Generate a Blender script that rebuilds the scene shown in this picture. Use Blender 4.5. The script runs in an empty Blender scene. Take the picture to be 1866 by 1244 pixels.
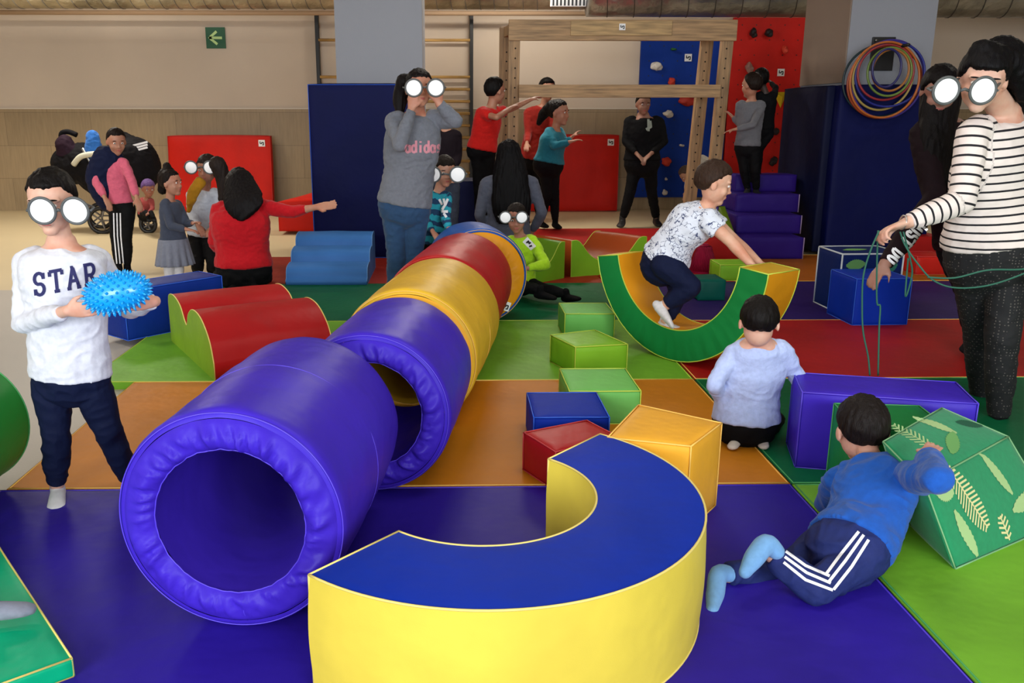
import bpy, bmesh, math, random
import numpy as np
from mathutils import Vector, Matrix, noise
from mathutils.bvhtree import BVHTree
random.seed(7)
S = bpy.context.scene
COL = S.collection
V3 = Vector

# ------------------------------------------------------------------ camera
W_, H_ = 1866, 1244
FPX, PX0, PY0, CH = 1600.0, 850.0, 622.0, 1.30
TH, YAW = math.atan(412/1600.0), math.radians(1.07)
FW = V3((math.sin(YAW)*math.cos(TH), math.cos(YAW)*math.cos(TH), -math.sin(TH)))
RT = V3((math.cos(YAW), -math.sin(YAW), 0)); UP = RT.cross(FW)
CAMP = V3((0, 0, CH))
cd = bpy.data.cameras.new('camera'); cam = bpy.data.objects.new('camera', cd); COL.objects.link(cam)
cam.matrix_world = Matrix(((RT.x, UP.x, -FW.x, 0), (RT.y, UP.y, -FW.y, 0), (RT.z, UP.z, -FW.z, CH), (0, 0, 0, 1)))
cd.sensor_width = 36; cd.sensor_fit = 'HORIZONTAL'; cd.lens = FPX/W_*36; cd.clip_start = .05; cd.clip_end = 100
cd.shift_x = (W_/2-PX0)/W_; cd.shift_y = (PY0-H_/2)/W_
S.camera = cam
# ------------------------------------------------------------------ light
w = bpy.data.worlds.new('world'); S.world = w; w.use_nodes = True
w.node_tree.nodes['Background'].inputs[0].default_value = (.80, .88, 1, 1)
w.node_tree.nodes['Background'].inputs[1].default_value = .05
def area(name, loc, rot, sx, sy, power, color=(1, 1, 1)):
    l = bpy.data.lights.new(name, 'AREA'); l.shape = 'RECTANGLE'; l.size = sx; l.size_y = sy; l.energy = power; l.color = color
    o = bpy.data.objects.new(name, l); COL.objects.link(o); o.location = loc; o.rotation_euler = rot; return o
area('window_daylight', (-3.2, -2.55, 1.75), (math.radians(90), 0, 0), 3.4, 1.9, 265, (.90, .95, 1))
area('window_daylight', (2.2, -2.55, 1.75), (math.radians(90), 0, 0), 3.4, 1.9, 255, (.90, .95, 1))
CEIL = 3.25
LAMPS = [(-4.2, 2.0, 14), (1.0, 3.0, 14), (-4.6, 6.5, 46), (.2, 6.6, 16), (4.3, 6.4, 8), (-4.4, 10.4, 84), (.9, 10.9, 72), (5.0, 10.6, 36)]
for x, y, p in LAMPS:
    area('ceiling_lamp_light', (x, y, CEIL-.06), (0, 0, 0), 1.15, .55, p, (1, .93, .82))
S.view_settings.view_transform = 'Standard'; S.view_settings.look = 'None'
S.view_settings.gamma = 1; S.view_settings.use_curve_mapping = False
S.view_settings.exposure = .22

# ------------------------------------------------------------------ helpers
def at(x, y, Y):
    d = FW + RT*((x-PX0)/FPX) - UP*((y-PY0)/FPX); return CAMP + d*(Y/d.y)
def gr(x, y, z=0):
    d = FW + RT*((x-PX0)/FPX) - UP*((y-PY0)/FPX); return CAMP + d*((z-CH)/d.z)
def lin(c):
    c = c/255.0; return c/12.92 if c <= .04045 else ((c+.055)/1.055)**2.4
def rgb(t): return (lin(t[0]), lin(t[1]), lin(t[2]), 1)
MATS = {}
def mat(name, c, rough=.5, kind='plain', metal=0, bump=.2, spec=.5, **kw):
    if name in MATS: return MATS[name]
    if kind == 'hair': c = tuple(v*.62 for v in c); spec = .12
    m = bpy.data.materials.new(name); m.use_nodes = True; nt = m.node_tree; N = nt.nodes; L = nt.links
    b = N['Principled BSDF']; b.inputs['Base Color'].default_value = rgb(c); b.inputs['Roughness'].default_value = rough
    b.inputs['Metallic'].default_value = metal; b.inputs['Specular IOR Level'].default_value = spec
    tc = N.new('ShaderNodeTexCoord')
    def ns(scale, detail=3, src=None):
        n = N.new('ShaderNodeTexNoise'); n.inputs['Scale'].default_value = scale; n.inputs['Detail'].default_value = detail
        L.new(src or tc.outputs['Object'], n.inputs['Vector']); return n
    def bmp(h, st, dist, prev=None):
        n = N.new('ShaderNodeBump'); n.inputs['Strength'].default_value = st; n.inputs['Distance'].default_value = dist
        L.new(h, n.inputs['Height'])
        if prev: L.new(prev, n.inputs['Normal'])
        return n.outputs['Normal']
    def mix(fac, a, bb):
        n = N.new('ShaderNodeMix'); n.data_type = 'RGBA'
        if fac is not None: L.new(fac, n.inputs[0])
        for s, v in ((6, a), (7, bb)):
            if isinstance(v, tuple): n.inputs[s].default_value = v
            else: L.new(v, n.inputs[s])
        return n.outputs[2]
    def ramp(f, a, bb):
        n = N.new('ShaderNodeMapRange'); n.inputs[1].default_value = a; n.inputs[2].default_value = bb; L.new(f, n.inputs[0]); return n.outputs[0]
    def mth(op, x, y=None):
        n = N.new('ShaderNodeMath'); n.operation = op
        for i, v in enumerate((x, y)):
            if v is None: continue
            if isinstance(v, (int, float)): n.inputs[i].default_value = v
            else: L.new(v, n.inputs[i])
        return n.outputs[0]
    if kind == 'vinyl':
        n1 = ns(5, 3); n2 = ns(420, 1)
        nr = bmp(n1.outputs[0], bump, .05); nr = bmp(n2.outputs[0], .06, .004, nr); L.new(nr, b.inputs['Normal'])
        c2 = rgb(tuple(v*.90 for v in c)); L.new(mix(ramp(ns(2.2, 4).outputs[0], .35, .7), rgb(c), c2), b.inputs['Base Color'])
        b.inputs['Roughness'].default_value = rough
    elif kind == 'cloth':
        n1 = ns(16, 4); n2 = ns(600, 1)
        nr = bmp(n1.outputs[0], bump, .02); nr = bmp(n2.outputs[0], .15, .002, nr); L.new(nr, b.inputs['Normal'])
        c2 = rgb(tuple(v*.94 for v in c)); L.new(mix(ramp(ns(60, 4).outputs[0], .35, .7), rgb(c), c2), b.inputs['Base Color'])
        b.inputs['Sheen Weight'].default_value = .12 if sum(c) > 200 else 0; b.inputs['Specular IOR Level'].default_value = .15
    elif kind == 'stripes':      # bands follow the cloth (attribute 'band')
        at_ = N.new('ShaderNodeAttribute'); at_.attribute_name = 'band'
        f = mth('FRACT', mth('MULTIPLY', at_.outputs['Fac'], 1/kw['period']))
        if kw.get('wavy'):
            f = mth('FRACT', mth('ADD', mth('MULTIPLY', at_.outputs['Fac'], 1/kw['period']), mth('MULTIPLY', ns(28, 1).outputs[0], kw['wavy'])))
        s = mth('LESS_THAN', f, kw['duty'])
        L.new(mix(s, rgb(c), rgb(kw['c2'])), b.inputs['Base Color'])
        L.new(bmp(ns(16, 4).outputs[0], bump, .02), b.inputs['Normal'])
    elif kind == 'doodle':
        v = N.new('ShaderNodeTexVoronoi'); v.feature = 'DISTANCE_TO_EDGE'; v.inputs['Scale'].default_value = 34
        nn = ns(30, 2); va = N.new('ShaderNodeMixRGB'); va.blend_type = 'ADD'; va.inputs[0].default_value = .06
        L.new(tc.outputs['Object'], va.inputs[1]); L.new(nn.outputs['Color'], va.inputs[2]); L.new(va.outputs[0], v.inputs['Vector'])
        f = mth('LESS_THAN', v.outputs[0], .045)
        f2 = mth('GREATER_THAN', ns(22, 2).outputs[0], .47); f = mth('MULTIPLY', f, f2)
        L.new(mix(f, rgb(c), rgb(kw['c2'])), b.inputs['Base Color']); L.new(bmp(ns(16, 4).outputs[0], bump, .02), b.inputs['Normal'])
    elif kind == 'dots':
        v = N.new('ShaderNodeTexVoronoi'); v.inputs['Scale'].default_value = 75; v.inputs['Randomness'].default_value = .25
        L.new(tc.outputs['Object'], v.inputs['Vector']); f = mth('LESS_THAN', v.outputs['Distance'], .22)
        L.new(mix(f, rgb(c), rgb(kw['c2'])), b.inputs['Base Color'])
    elif kind == 'wood':
        mp = N.new('ShaderNodeMapping'); mp.inputs['Scale'].default_value = kw.get('stretch', (8, 8, .6)); L.new(tc.outputs['Object'], mp.inputs[0])
        n1 = ns(6, 5, mp.outputs[0]); c2 = rgb(tuple(v*.72 for v in c))
        L.new(mix(ramp(n1.outputs[0], .35, .7), rgb(c), c2), b.inputs['Base Color']); L.new(bmp(n1.outputs[0], .15, .01), b.inputs['Normal'])
    elif kind == 'hair':
        mp = N.new('ShaderNodeMapping'); mp.inputs['Scale'].default_value = (120, 120, 10); L.new(tc.outputs['Object'], mp.inputs[0])
        n1 = ns(3, 3, mp.outputs[0]); c2 = rgb(tuple(min(255, v*1.35+4) for v in c))
        L.new(mix(ramp(n1.outputs[0], .4, .7), rgb(c), c2), b.inputs['Base Color']); L.new(bmp(n1.outputs[0], .6, .004), b.inputs['Normal'])
    elif kind == 'skin':
        b.inputs['Subsurface Weight'].default_value = .08; b.inputs['Subsurface Radius'].default_value = (.03, .012, .006)
        c2 = rgb((c[0]*.96, c[1]*.84, c[2]*.80)); L.new(mix(ramp(ns(14, 3).outputs[0], .4, .7), rgb(c), c2), b.inputs['Base Color'])
    elif kind == 'plaster':
        L.new(bmp(ns(90, 4).outputs[0], .08, .01), b.inputs['Normal'])
        c2 = rgb(tuple(v*.95 for v in c)); L.new(mix(ramp(ns(.6, 4).outputs[0], .35, .7), rgb(c), c2), b.inputs['Base Color'])
    elif kind == 'tile':          # large wood-look ceramic planks with thin joints
        mp = N.new('ShaderNodeMapping'); mp.inputs['Rotation'].default_value = (math.radians(90), 0, 0); L.new(tc.outputs['Object'], mp.inputs[0])
        br = N.new('ShaderNodeTexBrick'); br.inputs['Scale'].default_value = 1; br.inputs['Brick Width'].default_value = 1.2; br.inputs['Row Height'].default_value = .46
        br.inputs['Mortar Size'].default_value = .003; br.inputs['Color1'].default_value = rgb(c); br.inputs['Color2'].default_value = rgb(tuple(v*.93 for v in c))
        br.inputs['Mortar'].default_value = rgb(tuple(v*.75 for v in c)); L.new(mp.outputs[0], br.inputs[0])
        mp2 = N.new('ShaderNodeMapping'); mp2.inputs['Scale'].default_value = (14, 1, 1.4); L.new(tc.outputs['Object'], mp2.inputs[0])
        n1 = ns(3, 6, mp2.outputs[0]); mx = N.new('ShaderNodeMixRGB'); mx.blend_type = 'MULTIPLY'; mx.inputs[0].default_value = .45
        L.new(br.outputs[0], mx.inputs[1]); rr = N.new('ShaderNodeMapRange'); rr.inputs[1].default_value = .3; rr.inputs[2].default_value = .75; rr.inputs[3].default_value = 1.0; rr.inputs[4].default_value = .6
        L.new(n1.outputs[0], rr.inputs[0]); L.new(rr.outputs[0], mx.inputs[2]); L.new(mx.outputs[0], b.inputs['Base Color'])
    elif kind == 'foil':          # crumpled insulation on a duct
        nr = bmp(ns(7, 4).outputs[0], bump, .06); L.new(nr, b.inputs['Normal'])
        c2 = rgb(tuple(v*.7 for v in c)); L.new(mix(ramp(ns(3, 4).outputs[0], .35, .7), rgb(c), c2), b.inputs['Base Color'])
    MATS[name] = m; return m

def flag(o, label=None, cat=None, group=None, kind=None):
    if label: o['label'] = label
    if cat: o['category'] = cat
    if group: o['group'] = group
    if kind: o['kind'] = kind
    return o
def thing(name, loc, label, cat, group=None):
    o = bpy.data.objects.new(name, None); COL.objects.link(o); o.location = loc; o.empty_display_size = .1
    return flag(o, label, cat, group)
def origin_of(p):
    o = V3((0, 0, 0))
    while p is not None: o += p.location; p = p.parent
    return o
def build(name, V, F, m, parent=None, smooth=True, loc=None):
    """V in world coordinates; the object's origin is put at loc (or at its parent)."""
    off = origin_of(parent) if parent else V3(loc if loc is not None else (0, 0, 0))
    me = bpy.data.meshes.new(name)
    me.from_pydata([tuple(V3(v)-off) for v in V], [], F); me.validate()
    if smooth: me.polygons.foreach_set('use_smooth', [True]*len(me.polygons))
    ms = m if isinstance(m, (list, tuple)) else [m]
    for x in ms: me.materials.append(x)
    o = bpy.data.objects.new(name, me); COL.objects.link(o)
    if parent: o.parent = parent
    else: o.location = off
    return o
def from_bm(name, bm, m, parent=None, smooth=True, loc=None):
    bm.verts.index_update()
    V = [v.co.copy() for v in bm.verts]; F = [[v.index for v in f.verts] for f in bm.faces]; bm.free()
    return build(name, V, F, m, parent, smooth, loc)
def frame(t, side=None):
    t = t.normalized(); s = side if side is not None else V3((0, 0, 1))
    s = s - t*s.dot(t)
    if s.length < 1e-4: s = V3((1, 0, 0)) - t*t.x
    if s.length < 1e-4: s = V3((0, 1, 0)) - t*t.y
    s.normalize(); return t, s, t.cross(s)
def add_ring_loft(V, F, rings, closed=False, caps=True):
    n = len(rings[0]); b = len(V)
    for r in rings: V.extend(r)
    m = len(rings)
    for i in range(m if closed else m-1):
        for j in range(n):
            a0 = b+i*n+j; a1 = b+i*n+(j+1) % n; c0 = b+((i+1) % m)*n+j; c1 = b+((i+1) % m)*n+(j+1) % n
            F.append([a0, a1, c1, c0])
    if caps and not closed:
        F.append([b+j for j in range(n)][::-1]); F.append([b+(m-1)*n+j for j in range(n)])
def tube_mesh(pts, r, closed=False, n=8):
    V = []; F = []; pts = [V3(p) for p in pts]; m = len(pts); rings = []; s = None
    for i in range(m):
        a = pts[(i-1) % m] if (closed or i > 0) else pts[i]; c = pts[(i+1) % m] if (closed or i < m-1) else pts[i]
        t, s2, u = frame(c-a, s if s is not None else V3((.13, .21, 1))); s = s2
        rr = r[i] if isinstance(r, (list, tuple)) else r
        rings.append([pts[i]+s2*math.cos(2*math.pi*k/n)*rr+u*math.sin(2*math.pi*k/n)*rr for k in range(n)])
    add_ring_loft(V, F, rings, closed); return V, F
def tube(name, pts, r, m, parent=None, closed=False, n=8, loc=None):
    V, F = tube_mesh(pts, r, closed, n); return build(name, V, F, m, parent, True, loc)
def multi_tube(name, paths, r, m, parent, closed=False, n=6):
    V = []; F = []
    for p in paths:
        v, f = tube_mesh(p, r, closed, n); b = len(V); V += v; F += [[i+b for i in q] for q in f]
    return build(name, V, F, m, parent)
def grid(V, F, fn, nu, nv):
    b = len(V)
    for i in range(nu+1):
        for j in range(nv+1): V.append(fn(i/nu, j/nv))
    for i in range(nu):
        for j in range(nv):
            a = b+i*(nv+1)+j; F.append([a, a+nv+1, a+nv+2, a+1])
def wr(p, f=9, amp=.004):
    return amp*noise.noise(V3(p)*f)
FACES = [(0, 3, 2, 1), (4, 5, 6, 7), (0, 1, 5, 4), (1, 2, 6, 5), (2, 3, 7, 6), (3, 0, 4, 7)]
EDGES = [(0, 1), (1, 2), (2, 3), (3, 0), (4, 5), (5, 6), (6, 7), (7, 4), (0, 4), (1, 5), (2, 6), (3, 7)]
def block_mesh(C8, puff=.006, n=10, rad=.01, wrinkle=.0022):
    C8 = [V3(c) for c in C8]; cen = sum(C8, V3())/8; V = []; F = []
    for f in FACES:
        a, b, c, d = [C8[i] for i in f]
        nr = (c-a).cross(d-b); nr = nr.normalized() if nr.length > 1e-9 else V3((0, 0, 1))
        if nr.dot((a+b+c+d)/4-cen) < 0: nr = -nr
        def fn(u, v, a=a, b=b, c=c, d=d, nr=nr):
            # cluster samples toward the edges for a soft rolled seam
            uu = .5-.5*math.cos(math.pi*u); vv = .5-.5*math.cos(math.pi*v)
            p = (a*(1-uu)+b*uu)*(1-vv)+(d*(1-uu)+c*uu)*vv
            e = min(uu*(b-a).length, (1-uu)*(b-a).length, vv*(d-a).length, (1-vv)*(d-a).length)
            k = min(1, e/(rad*1.6)); p = p+nr*(puff*(16*uu*(1-uu)*vv*(1-vv))**.5-rad*.55*(1-k)**2)
            return p+nr*wr(p, 14, wrinkle)*k+nr*wr(p*1.0, 40, wrinkle*.35)*k
        grid(V, F, fn, n, n)
    return V, F
def soft_block(name, label, cat, C8, m, pm=None, group=None, puff=.006, parts=True, rad=.01, lb=None, nseg=10, part='cover'):
    C8 = [V3(c) for c in C8]; base = (C8[0]+C8[1]+C8[2]+C8[3])/4
    V, F = block_mesh(C8, puff, nseg, rad)
    t = thing(name, base, label, cat, group)
    bm = bmesh.new(); vs = [bm.verts.new(v) for v in V]
    for f in F: bm.faces.new([vs[i] for i in f])
    bmesh.ops.remove_doubles(bm, verts=bm.verts, dist=.0006); bmesh.ops.recalc_face_normals(bm, faces=bm.faces)
    from_bm(part, bm, m, t)
    if pm:
        cen = sum(C8, V3())/8
        paths = []
        for a, b in EDGES:
            A = C8[a]; B = C8[b]; paths.append([A.lerp(cen, .006).lerp(B.lerp(cen, .006), i/6)+V3((wr(A+(B-A)*i/6, 9, .001),)*3) for i in range(7)])
        multi_tube('piping', paths, .0028, pm, t)
    return t
def box8(cx, cy, z0, sx, sy, sz, rot=0):
    c, s = math.cos(rot), math.sin(rot); P = []
    for z in (z0, z0+sz):
        for ux, uy in ((-1, -1), (1, -1), (1, 1), (-1, 1)):
            x = ux*sx/2; y = uy*sy/2; P.append(V3((cx+x*c-y*s, cy+x*s+y*c, z)))
    return P
def box_e(corner, e, L, D, z0, h):
    """box from its front-left floor corner, e = direction of the front edge, D = depth away from it"""
    e = V3((e[0], e[1], 0)).normalized(); q = V3((-e.y, e.x, 0)); c = V3((corner[0], corner[1], 0)); P = []
    for z in (z0, z0+h): P += [c+V3((0, 0, z)), c+e*L+V3((0, 0, z)), c+e*L+q*D+V3((0, 0, z)), c+q*D+V3((0, 0, z))]
    return P
def plain_box(name, C8, m, parent=None, bev=.004, loc=None):
    bm = bmesh.new(); vs = [bm.verts.new(V3(c)) for c in C8]
    for f in FACES: bm.faces.new([vs[i] for i in f])
    bmesh.ops.recalc_face_normals(bm, faces=bm.faces)
    if bev: bmesh.ops.bevel(bm, geom=bm.edges[:], offset=bev, segments=2, profile=.5, affect='EDGES')
    return from_bm(name, bm, m, parent, False, loc)
def ellipsoid(bm, c, rx, ry, rz, M=None, sub=3):
    R = (M or Matrix.Identity(3)).to_4x4()
    bmesh.ops.create_icosphere(bm, subdivisions=sub, radius=1, matrix=Matrix.Translation(c) @ R @ Matrix.Diagonal((rx, ry, rz, 1)))
# --- stroke lettering: ribbons laid on a surface
def arc(cx, cy, rx, ry, a0, a1, n=10): return [(cx+rx*math.cos(math.radians(a0+(a1-a0)*i/n)), cy+ry*math.sin(math.radians(a0+(a1-a0)*i/n))) for i in range(n+1)]
GLY = {
 'S': [[(.82, .98), (.82, .70)], arc(.5, .74, .32, .25, 10, 250, 10)+[(.55, .5)]+arc(.5, .26, .32, .25, 70, -170, 10), [(.18, .02), (.18, .30)]],
 'T': [[(.03, .96), (.97, .96)], [(.5, .96), (.5, .04)], [(.05, .96), (.05, .74)], [(.95, .96), (.95, .74)], [(.3, .04), (.7, .04)]],
 'A': [[(.14, .04), (.5, .97), (.86, .04)], [(.27, .36), (.73, .36)], [(0, .04), (.3, .04)], [(.7, .04), (1, .04)], [(.34, .97), (.55, .97)]],
 'R': [[(.2, .04), (.2, .96)], [(.05, .96), (.55, .96)]+arc(.55, .72, .25, .24, 90, -90, 8)+[(.2, .48)], [(.5, .48), (.85, .04)], [(.03, .04), (.38, .04)], [(.7, .04), (1, .04)]],
 'a': [arc(.45, .33, .33, .31, 0, 360, 16), [(.80, .66), (.80, 0)]],
 'd': [arc(.45, .33, .33, .31, 0, 360, 16), [(.80, 1.05), (.80, 0)]],
 'i': [[(.5, .66), (.5, 0)], [(.5, .86), (.5, .98)]],
 's': [arc(.5, .5, .26, .16, 20, 270, 8)+arc(.5, .17, .28, .17, 90, -160, 8)],
 'J': [[(.7, 1), (.7, .3)]+arc(.42, .3, .28, .28, 0, -160, 8)], 'U': [[(.15, 1), (.15, .35)]+arc(.5, .35, .35, .33, 180, 360, 10)+[(.85, 1)]],
 'D': [[(.15, 0), (.15, 1), (.45, 1)]+arc(.45, .5, .4, .5, 90, -90, 10)+[(.15, 0)]], 'O': [arc(.5, .5, .36, .48, 0, 360, 16)],
 'Z': [arc(.5, .75, .3, .23, 20, 250, 8)+arc(.5, .26, .32, .25, 80, -160, 8)], 't': [[(0, 1), (1, 1)], [(.5, 1), (.5, 0)]],
}
def ribbons(polys, width, fn, step=.006):
    """polys: 2D polylines; fn(x,y)->(point, normal)"""
    V = []; F = []
    for P in polys:
        Q = []
        for a, b in zip(P[:-1], P[1:]):
            d = math.hypot(b[0]-a[0], b[1]-a[1]); n = max(1, int(d/step))
            for i in range(n): Q.append((a[0]+(b[0]-a[0])*i/n, a[1]+(b[1]-a[1])*i/n))
        Q.append(P[-1]); base = len(V)
        for i, q in enumerate(Q):
            a = Q[max(0, i-1)]; b = Q[min(len(Q)-1, i+1)]; dx, dy = b[0]-a[0], b[1]-a[1]; l = math.hypot(dx, dy) or 1; nx, ny = -dy/l, dx/l
            e = 0
            for k in (-1, -.33, .33, 1): V.append(fn(q[0]+nx*width/2*k, q[1]+ny*width/2*k))
        for i in range(len(Q)-1):
            for k in range(3): F.append([base+i*4+k, base+(i+1)*4+k, base+(i+1)*4+k+1, base+i*4+k+1])
    return V, F
def bvh_of(obs):
    V = []; F = []
    for o in obs:
        off = origin_of(o); b = len(V)
        V += [v.co+off for v in o.data.vertices]; F += [[i+b for i in p.vertices] for p in o.data.polygons]
    return BVHTree.FromPolygons(V, F)
def text_on(name, s, h, wd, origin, ex, ey, target, m, parent, stroke=.16, gap=.15, off=.0025, aspect=None):
    """letters on the plane origin+ex*x+ey*y, pressed onto the target surface"""
    ex = V3(ex).normalized(); ey = V3(ey).normalized(); nz = ex.cross(ey).normalized(); tree = bvh_of([target]); polys = []; x = 0
    for ch in s:
        g = GLY.get(ch)
        if g:
            for P in g: polys.append([(x+p[0]*wd, p[1]*h) for p in P])
        x += wd*(1+gap)*(.45 if ch == 'i' else 1)
    V = []
    def fn(x, y):
        p = V3(origin)+ex*x+ey*y; hit = tree.ray_cast(p+nz*.25, -nz, .6)
        if hit[0] is not None: return hit[0]+nz*off
        return p
    V, F = ribbons(polys, stroke*h, fn)
    return build(name, V, F, m, parent, False)
def stripe_on(name, paths, width, target, m, parent, off=.003):
    """ribbons following 3D paths, snapped to the nearest surface"""
    tree = bvh_of([target]); V = []; F = []
    for P in paths:
        P = [V3(p) for p in P]; Q = []
        for a, b in zip(P[:-1], P[1:]):
            n = max(2, int((b-a).length/.01))
            for i in range(n): Q.append(a.lerp(b, i/n))
        Q.append(P[-1]); base = len(V)
        for i, q in enumerate(Q):
            t = (Q[min(len(Q)-1, i+1)]-Q[max(0, i-1)]).normalized()
            hit = tree.find_nearest(q); c, n = hit[0], hit[1]; s = t.cross(n).normalized()
            for k in (-1, 0, 1):
                p = c+s*width/2*k; h2 = tree.find_nearest(p); V.append(h2[0]+h2[1]*off)
        for i in range(len(Q)-1):
            for k in range(2): F.append([base+i*3+k, base+(i+1)*3+k, base+(i+1)*3+k+1, base+i*3+k+1])
    return build(name, V, F, m, parent)

def decal(name, polys, width, target, m, parent, off=.0025, step=2.0):
    tree = bvh_of([target]); last = [None]
    def fn(x, y):
        d = at(x, y, 5)-CAMP; d.normalize(); h = tree.ray_cast(CAMP, d, 30)
        if h[0] is None: return last[0] if last[0] is not None else CAMP+d*3
        last[0] = h[0]-d*off; return last[0]
    V, F = ribbons(polys, width, fn, step); return build(name, V, F, m, parent, False)
def word(s, o, ex, ey, pitch, wd, h):
    out = []
    for i, ch in enumerate(s):
        for P in GLY.get(ch, []): out.append([(o[0]+ex[0]*(i*pitch+p[0]*wd)+ey[0]*p[1]*h, o[1]+ex[1]*(i*pitch+p[0]*wd)+ey[1]*p[1]*h) for p in P])
    return out
# ------------------------------------------------------------------ materials
def vin(n, c, r=.42, b=.2, spec=.14): return mat(n, c, r, 'vinyl', bump=b, spec=spec)
M_purple = vin('purple_vinyl', (62, 38, 184), .42); M_purple_mat = vin('purple_mat_vinyl', (42, 24, 146), .5)
M_orange = vin('orange_vinyl', (226, 150, 26)); M_orange_mat = vin('orange_mat_vinyl', (202, 124, 24), .5)
M_yellow = vin('yellow_vinyl', (226, 202, 74), .48); M_blue = vin('blue_vinyl', (0, 44, 164), .6)
M_cube_orange = vin('cube_orange_vinyl', (238, 172, 50), .45)
M_lime = vin('lime_vinyl', (132, 192, 44)); M_lime_mat = vin('lime_mat_vinyl', (118, 178, 48), .5); M_lime2 = vin('pale_green_vinyl', (112, 190, 92), .5)
M_green = vin('green_vinyl', (24, 128, 62)); M_dgreen_mat = vin('dark_green_mat_vinyl', (8, 96, 58), .5); M_teal = vin('teal_vinyl', (6, 172, 122), .4)
M_red = vin('red_vinyl', (180, 28, 32), .4); M_red_mat = vin('red_mat_vinyl', (166, 26, 24), .5); M_rust_mat = vin('rust_mat_vinyl', (150, 40, 26), .55)
M_redwall = vin('red_wall_mat_vinyl', (205, 34, 22), .5); M_navy = vin('navy_pad_vinyl', (2, 10, 68), .6); M_lblue = vin('light_blue_vinyl', (62, 118, 188), .5)
M_gyellow = vin('golden_vinyl', (222, 176, 48), .42)
M_pip = mat('piping_cream', (222, 200, 110), .5); M_pip_p = mat('piping_purple', (84, 62, 206), .45); M_pip_b = mat('piping_blue', (30, 90, 210), .5)  # purple and blue seams tinted lighter, the light they catch painted in
M_pip_l = mat('piping_lime', (186, 206, 70), .5); M_pip_o = mat('piping_orange', (240, 190, 90), .5); M_pip_r = mat('piping_red', (200, 60, 60), .5)  # lighter tints paint a highlight onto the real seams
M_pip_g = mat('piping_green', (70, 160, 90), .5); M_white = mat('white_plastic', (240, 240, 240), .4); M_black = mat('black_plastic', (14, 14, 16), .45)  # green piping lightened too, a painted seam highlight
M_metal = mat('galvanised_metal', (190, 192, 192), .32, 'foil', metal=.9, bump=.5)
M_foil = mat('duct_foil', (196, 184, 156), .4, 'foil', metal=.55, bump=.6)
M_wood = mat('pine_wood', (176, 140, 98), .6, 'wood'); M_woodx = mat('pine_wood_beam', (184, 148, 104), .6, 'wood', stretch=(.6, 8, 8))
M_rung = mat('rung_wood', (216, 172, 104), .45, 'wood', stretch=(.6, 8, 8))
M_wall = mat('wall_paint', (212, 196, 178), .8, 'plaster'); M_pillar = mat('pillar_paint', (140, 143, 152), .8, 'plaster'); M_tile = mat('wall_tile', (168, 146, 112), .5, 'tile')
M_floor = mat('grey_floor', (176, 170, 162), .5, 'plaster'); M_cream = mat('cream_floor', (206, 188, 150), .5, 'plaster'); M_brownf = mat('brown_floor', (120, 90, 62), .5, 'wood')
M_trim = mat('tile_trim', (216, 206, 190), .5)

# ------------------------------------------------------------------ the room
def slab(name, x0, x1, y0, y1, z0, z1, m, kind='structure'):
    o = plain_box(name, box8((x0+x1)/2, (y0+y1)/2, z0, x1-x0, y1-y0, z1-z0), m, None, 0, loc=((x0+x1)/2, (y0+y1)/2, z0)); o['kind'] = kind; return o
YB = 12.98; XL, XR, YF = -7.6, 9.4, -2.75; MT = .04
slab('floor', XL, XR, YF, 6.9, -MT-.1, -MT, M_floor); slab('floor', XL, XR, 6.9, YB+.2, -MT-.1, -MT, M_cream)
slab('ceiling', XL, XR, YF, YB+.2, CEIL, CEIL+.12, mat('ceiling_paint', (196, 188, 176), .85, 'plaster'))
slab('wall_back', XL, XR, YB, YB+.2, 1.40, CEIL, M_wall); slab('wall_back', XL, XR, YB-.02, YB+.2, -MT, 1.385, M_tile)
slab('trim_1', XL, XR, YB-.028, YB+.1, 1.385, 1.40, M_trim)
slab('wall_left', XL-.2, XL, YF, YB+.2, -MT, CEIL, M_wall); slab('wall_right', XR, XR+.2, YF, YB+.2, -MT, CEIL, M_wall)
for i, (x0, x1) in enumerate(((XL, -4.95), (-1.45, .45), (3.95, XR))): slab('wall_front', x0, x1, YF-.2, YF, -MT, CEIL, M_wall)
for i, (x0, x1) in enumerate(((-4.95, -1.45), (.45, 3.95))):
    slab('wall_front', x0, x1, YF-.2, YF, -MT, .75, M_wall); slab('wall_front', x0, x1, YF-.2, YF, 2.75, CEIL, M_wall)
    wd = thing('window_%d' % (i+1), ((x0+x1)/2, YF-.1, .75), None, None); wd['kind'] = 'structure'
    V = []; F = []
    for c in (x0+.03, (x0+x1)/2, x1-.03):
        v, f = tube_mesh([(c, YF-.08, .75), (c, YF-.08, 2.75)], .035, n=4); b = len(V); V += v; F += [[k+b for k in q] for q in f]
    for z in (.78, 2.72):
        v, f = tube_mesh([(x0, YF-.08, z), (x1, YF-.08, z)], .035, n=4); b = len(V); V += v; F += [[k+b for k in q] for q in f]
    build('window_frame', V, F, M_white, wd, False)
# lamps on the ceiling
M_lamp = mat('lamp_diffuser', (255, 250, 240), .5); bn = M_lamp.node_tree.nodes['Principled BSDF']; bn.inputs['Emission Color'].default_value = (1, .95, .85, 1); bn.inputs['Emission Strength'].default_value = 3
for x, y, p in LAMPS:
    t = thing('ceiling_lamp', (x, y, CEIL-.05), 'flat white rectangular ceiling lamp fixed above the play area', 'lamp', 'ceiling lamps')
    plain_box('housing', box8(x, y, CEIL-.05, 1.24, .64, .05), M_white, t); plain_box('diffuser', box8(x, y, CEIL-.056, 1.15, .55, .006), M_lamp, t, 0)
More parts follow.
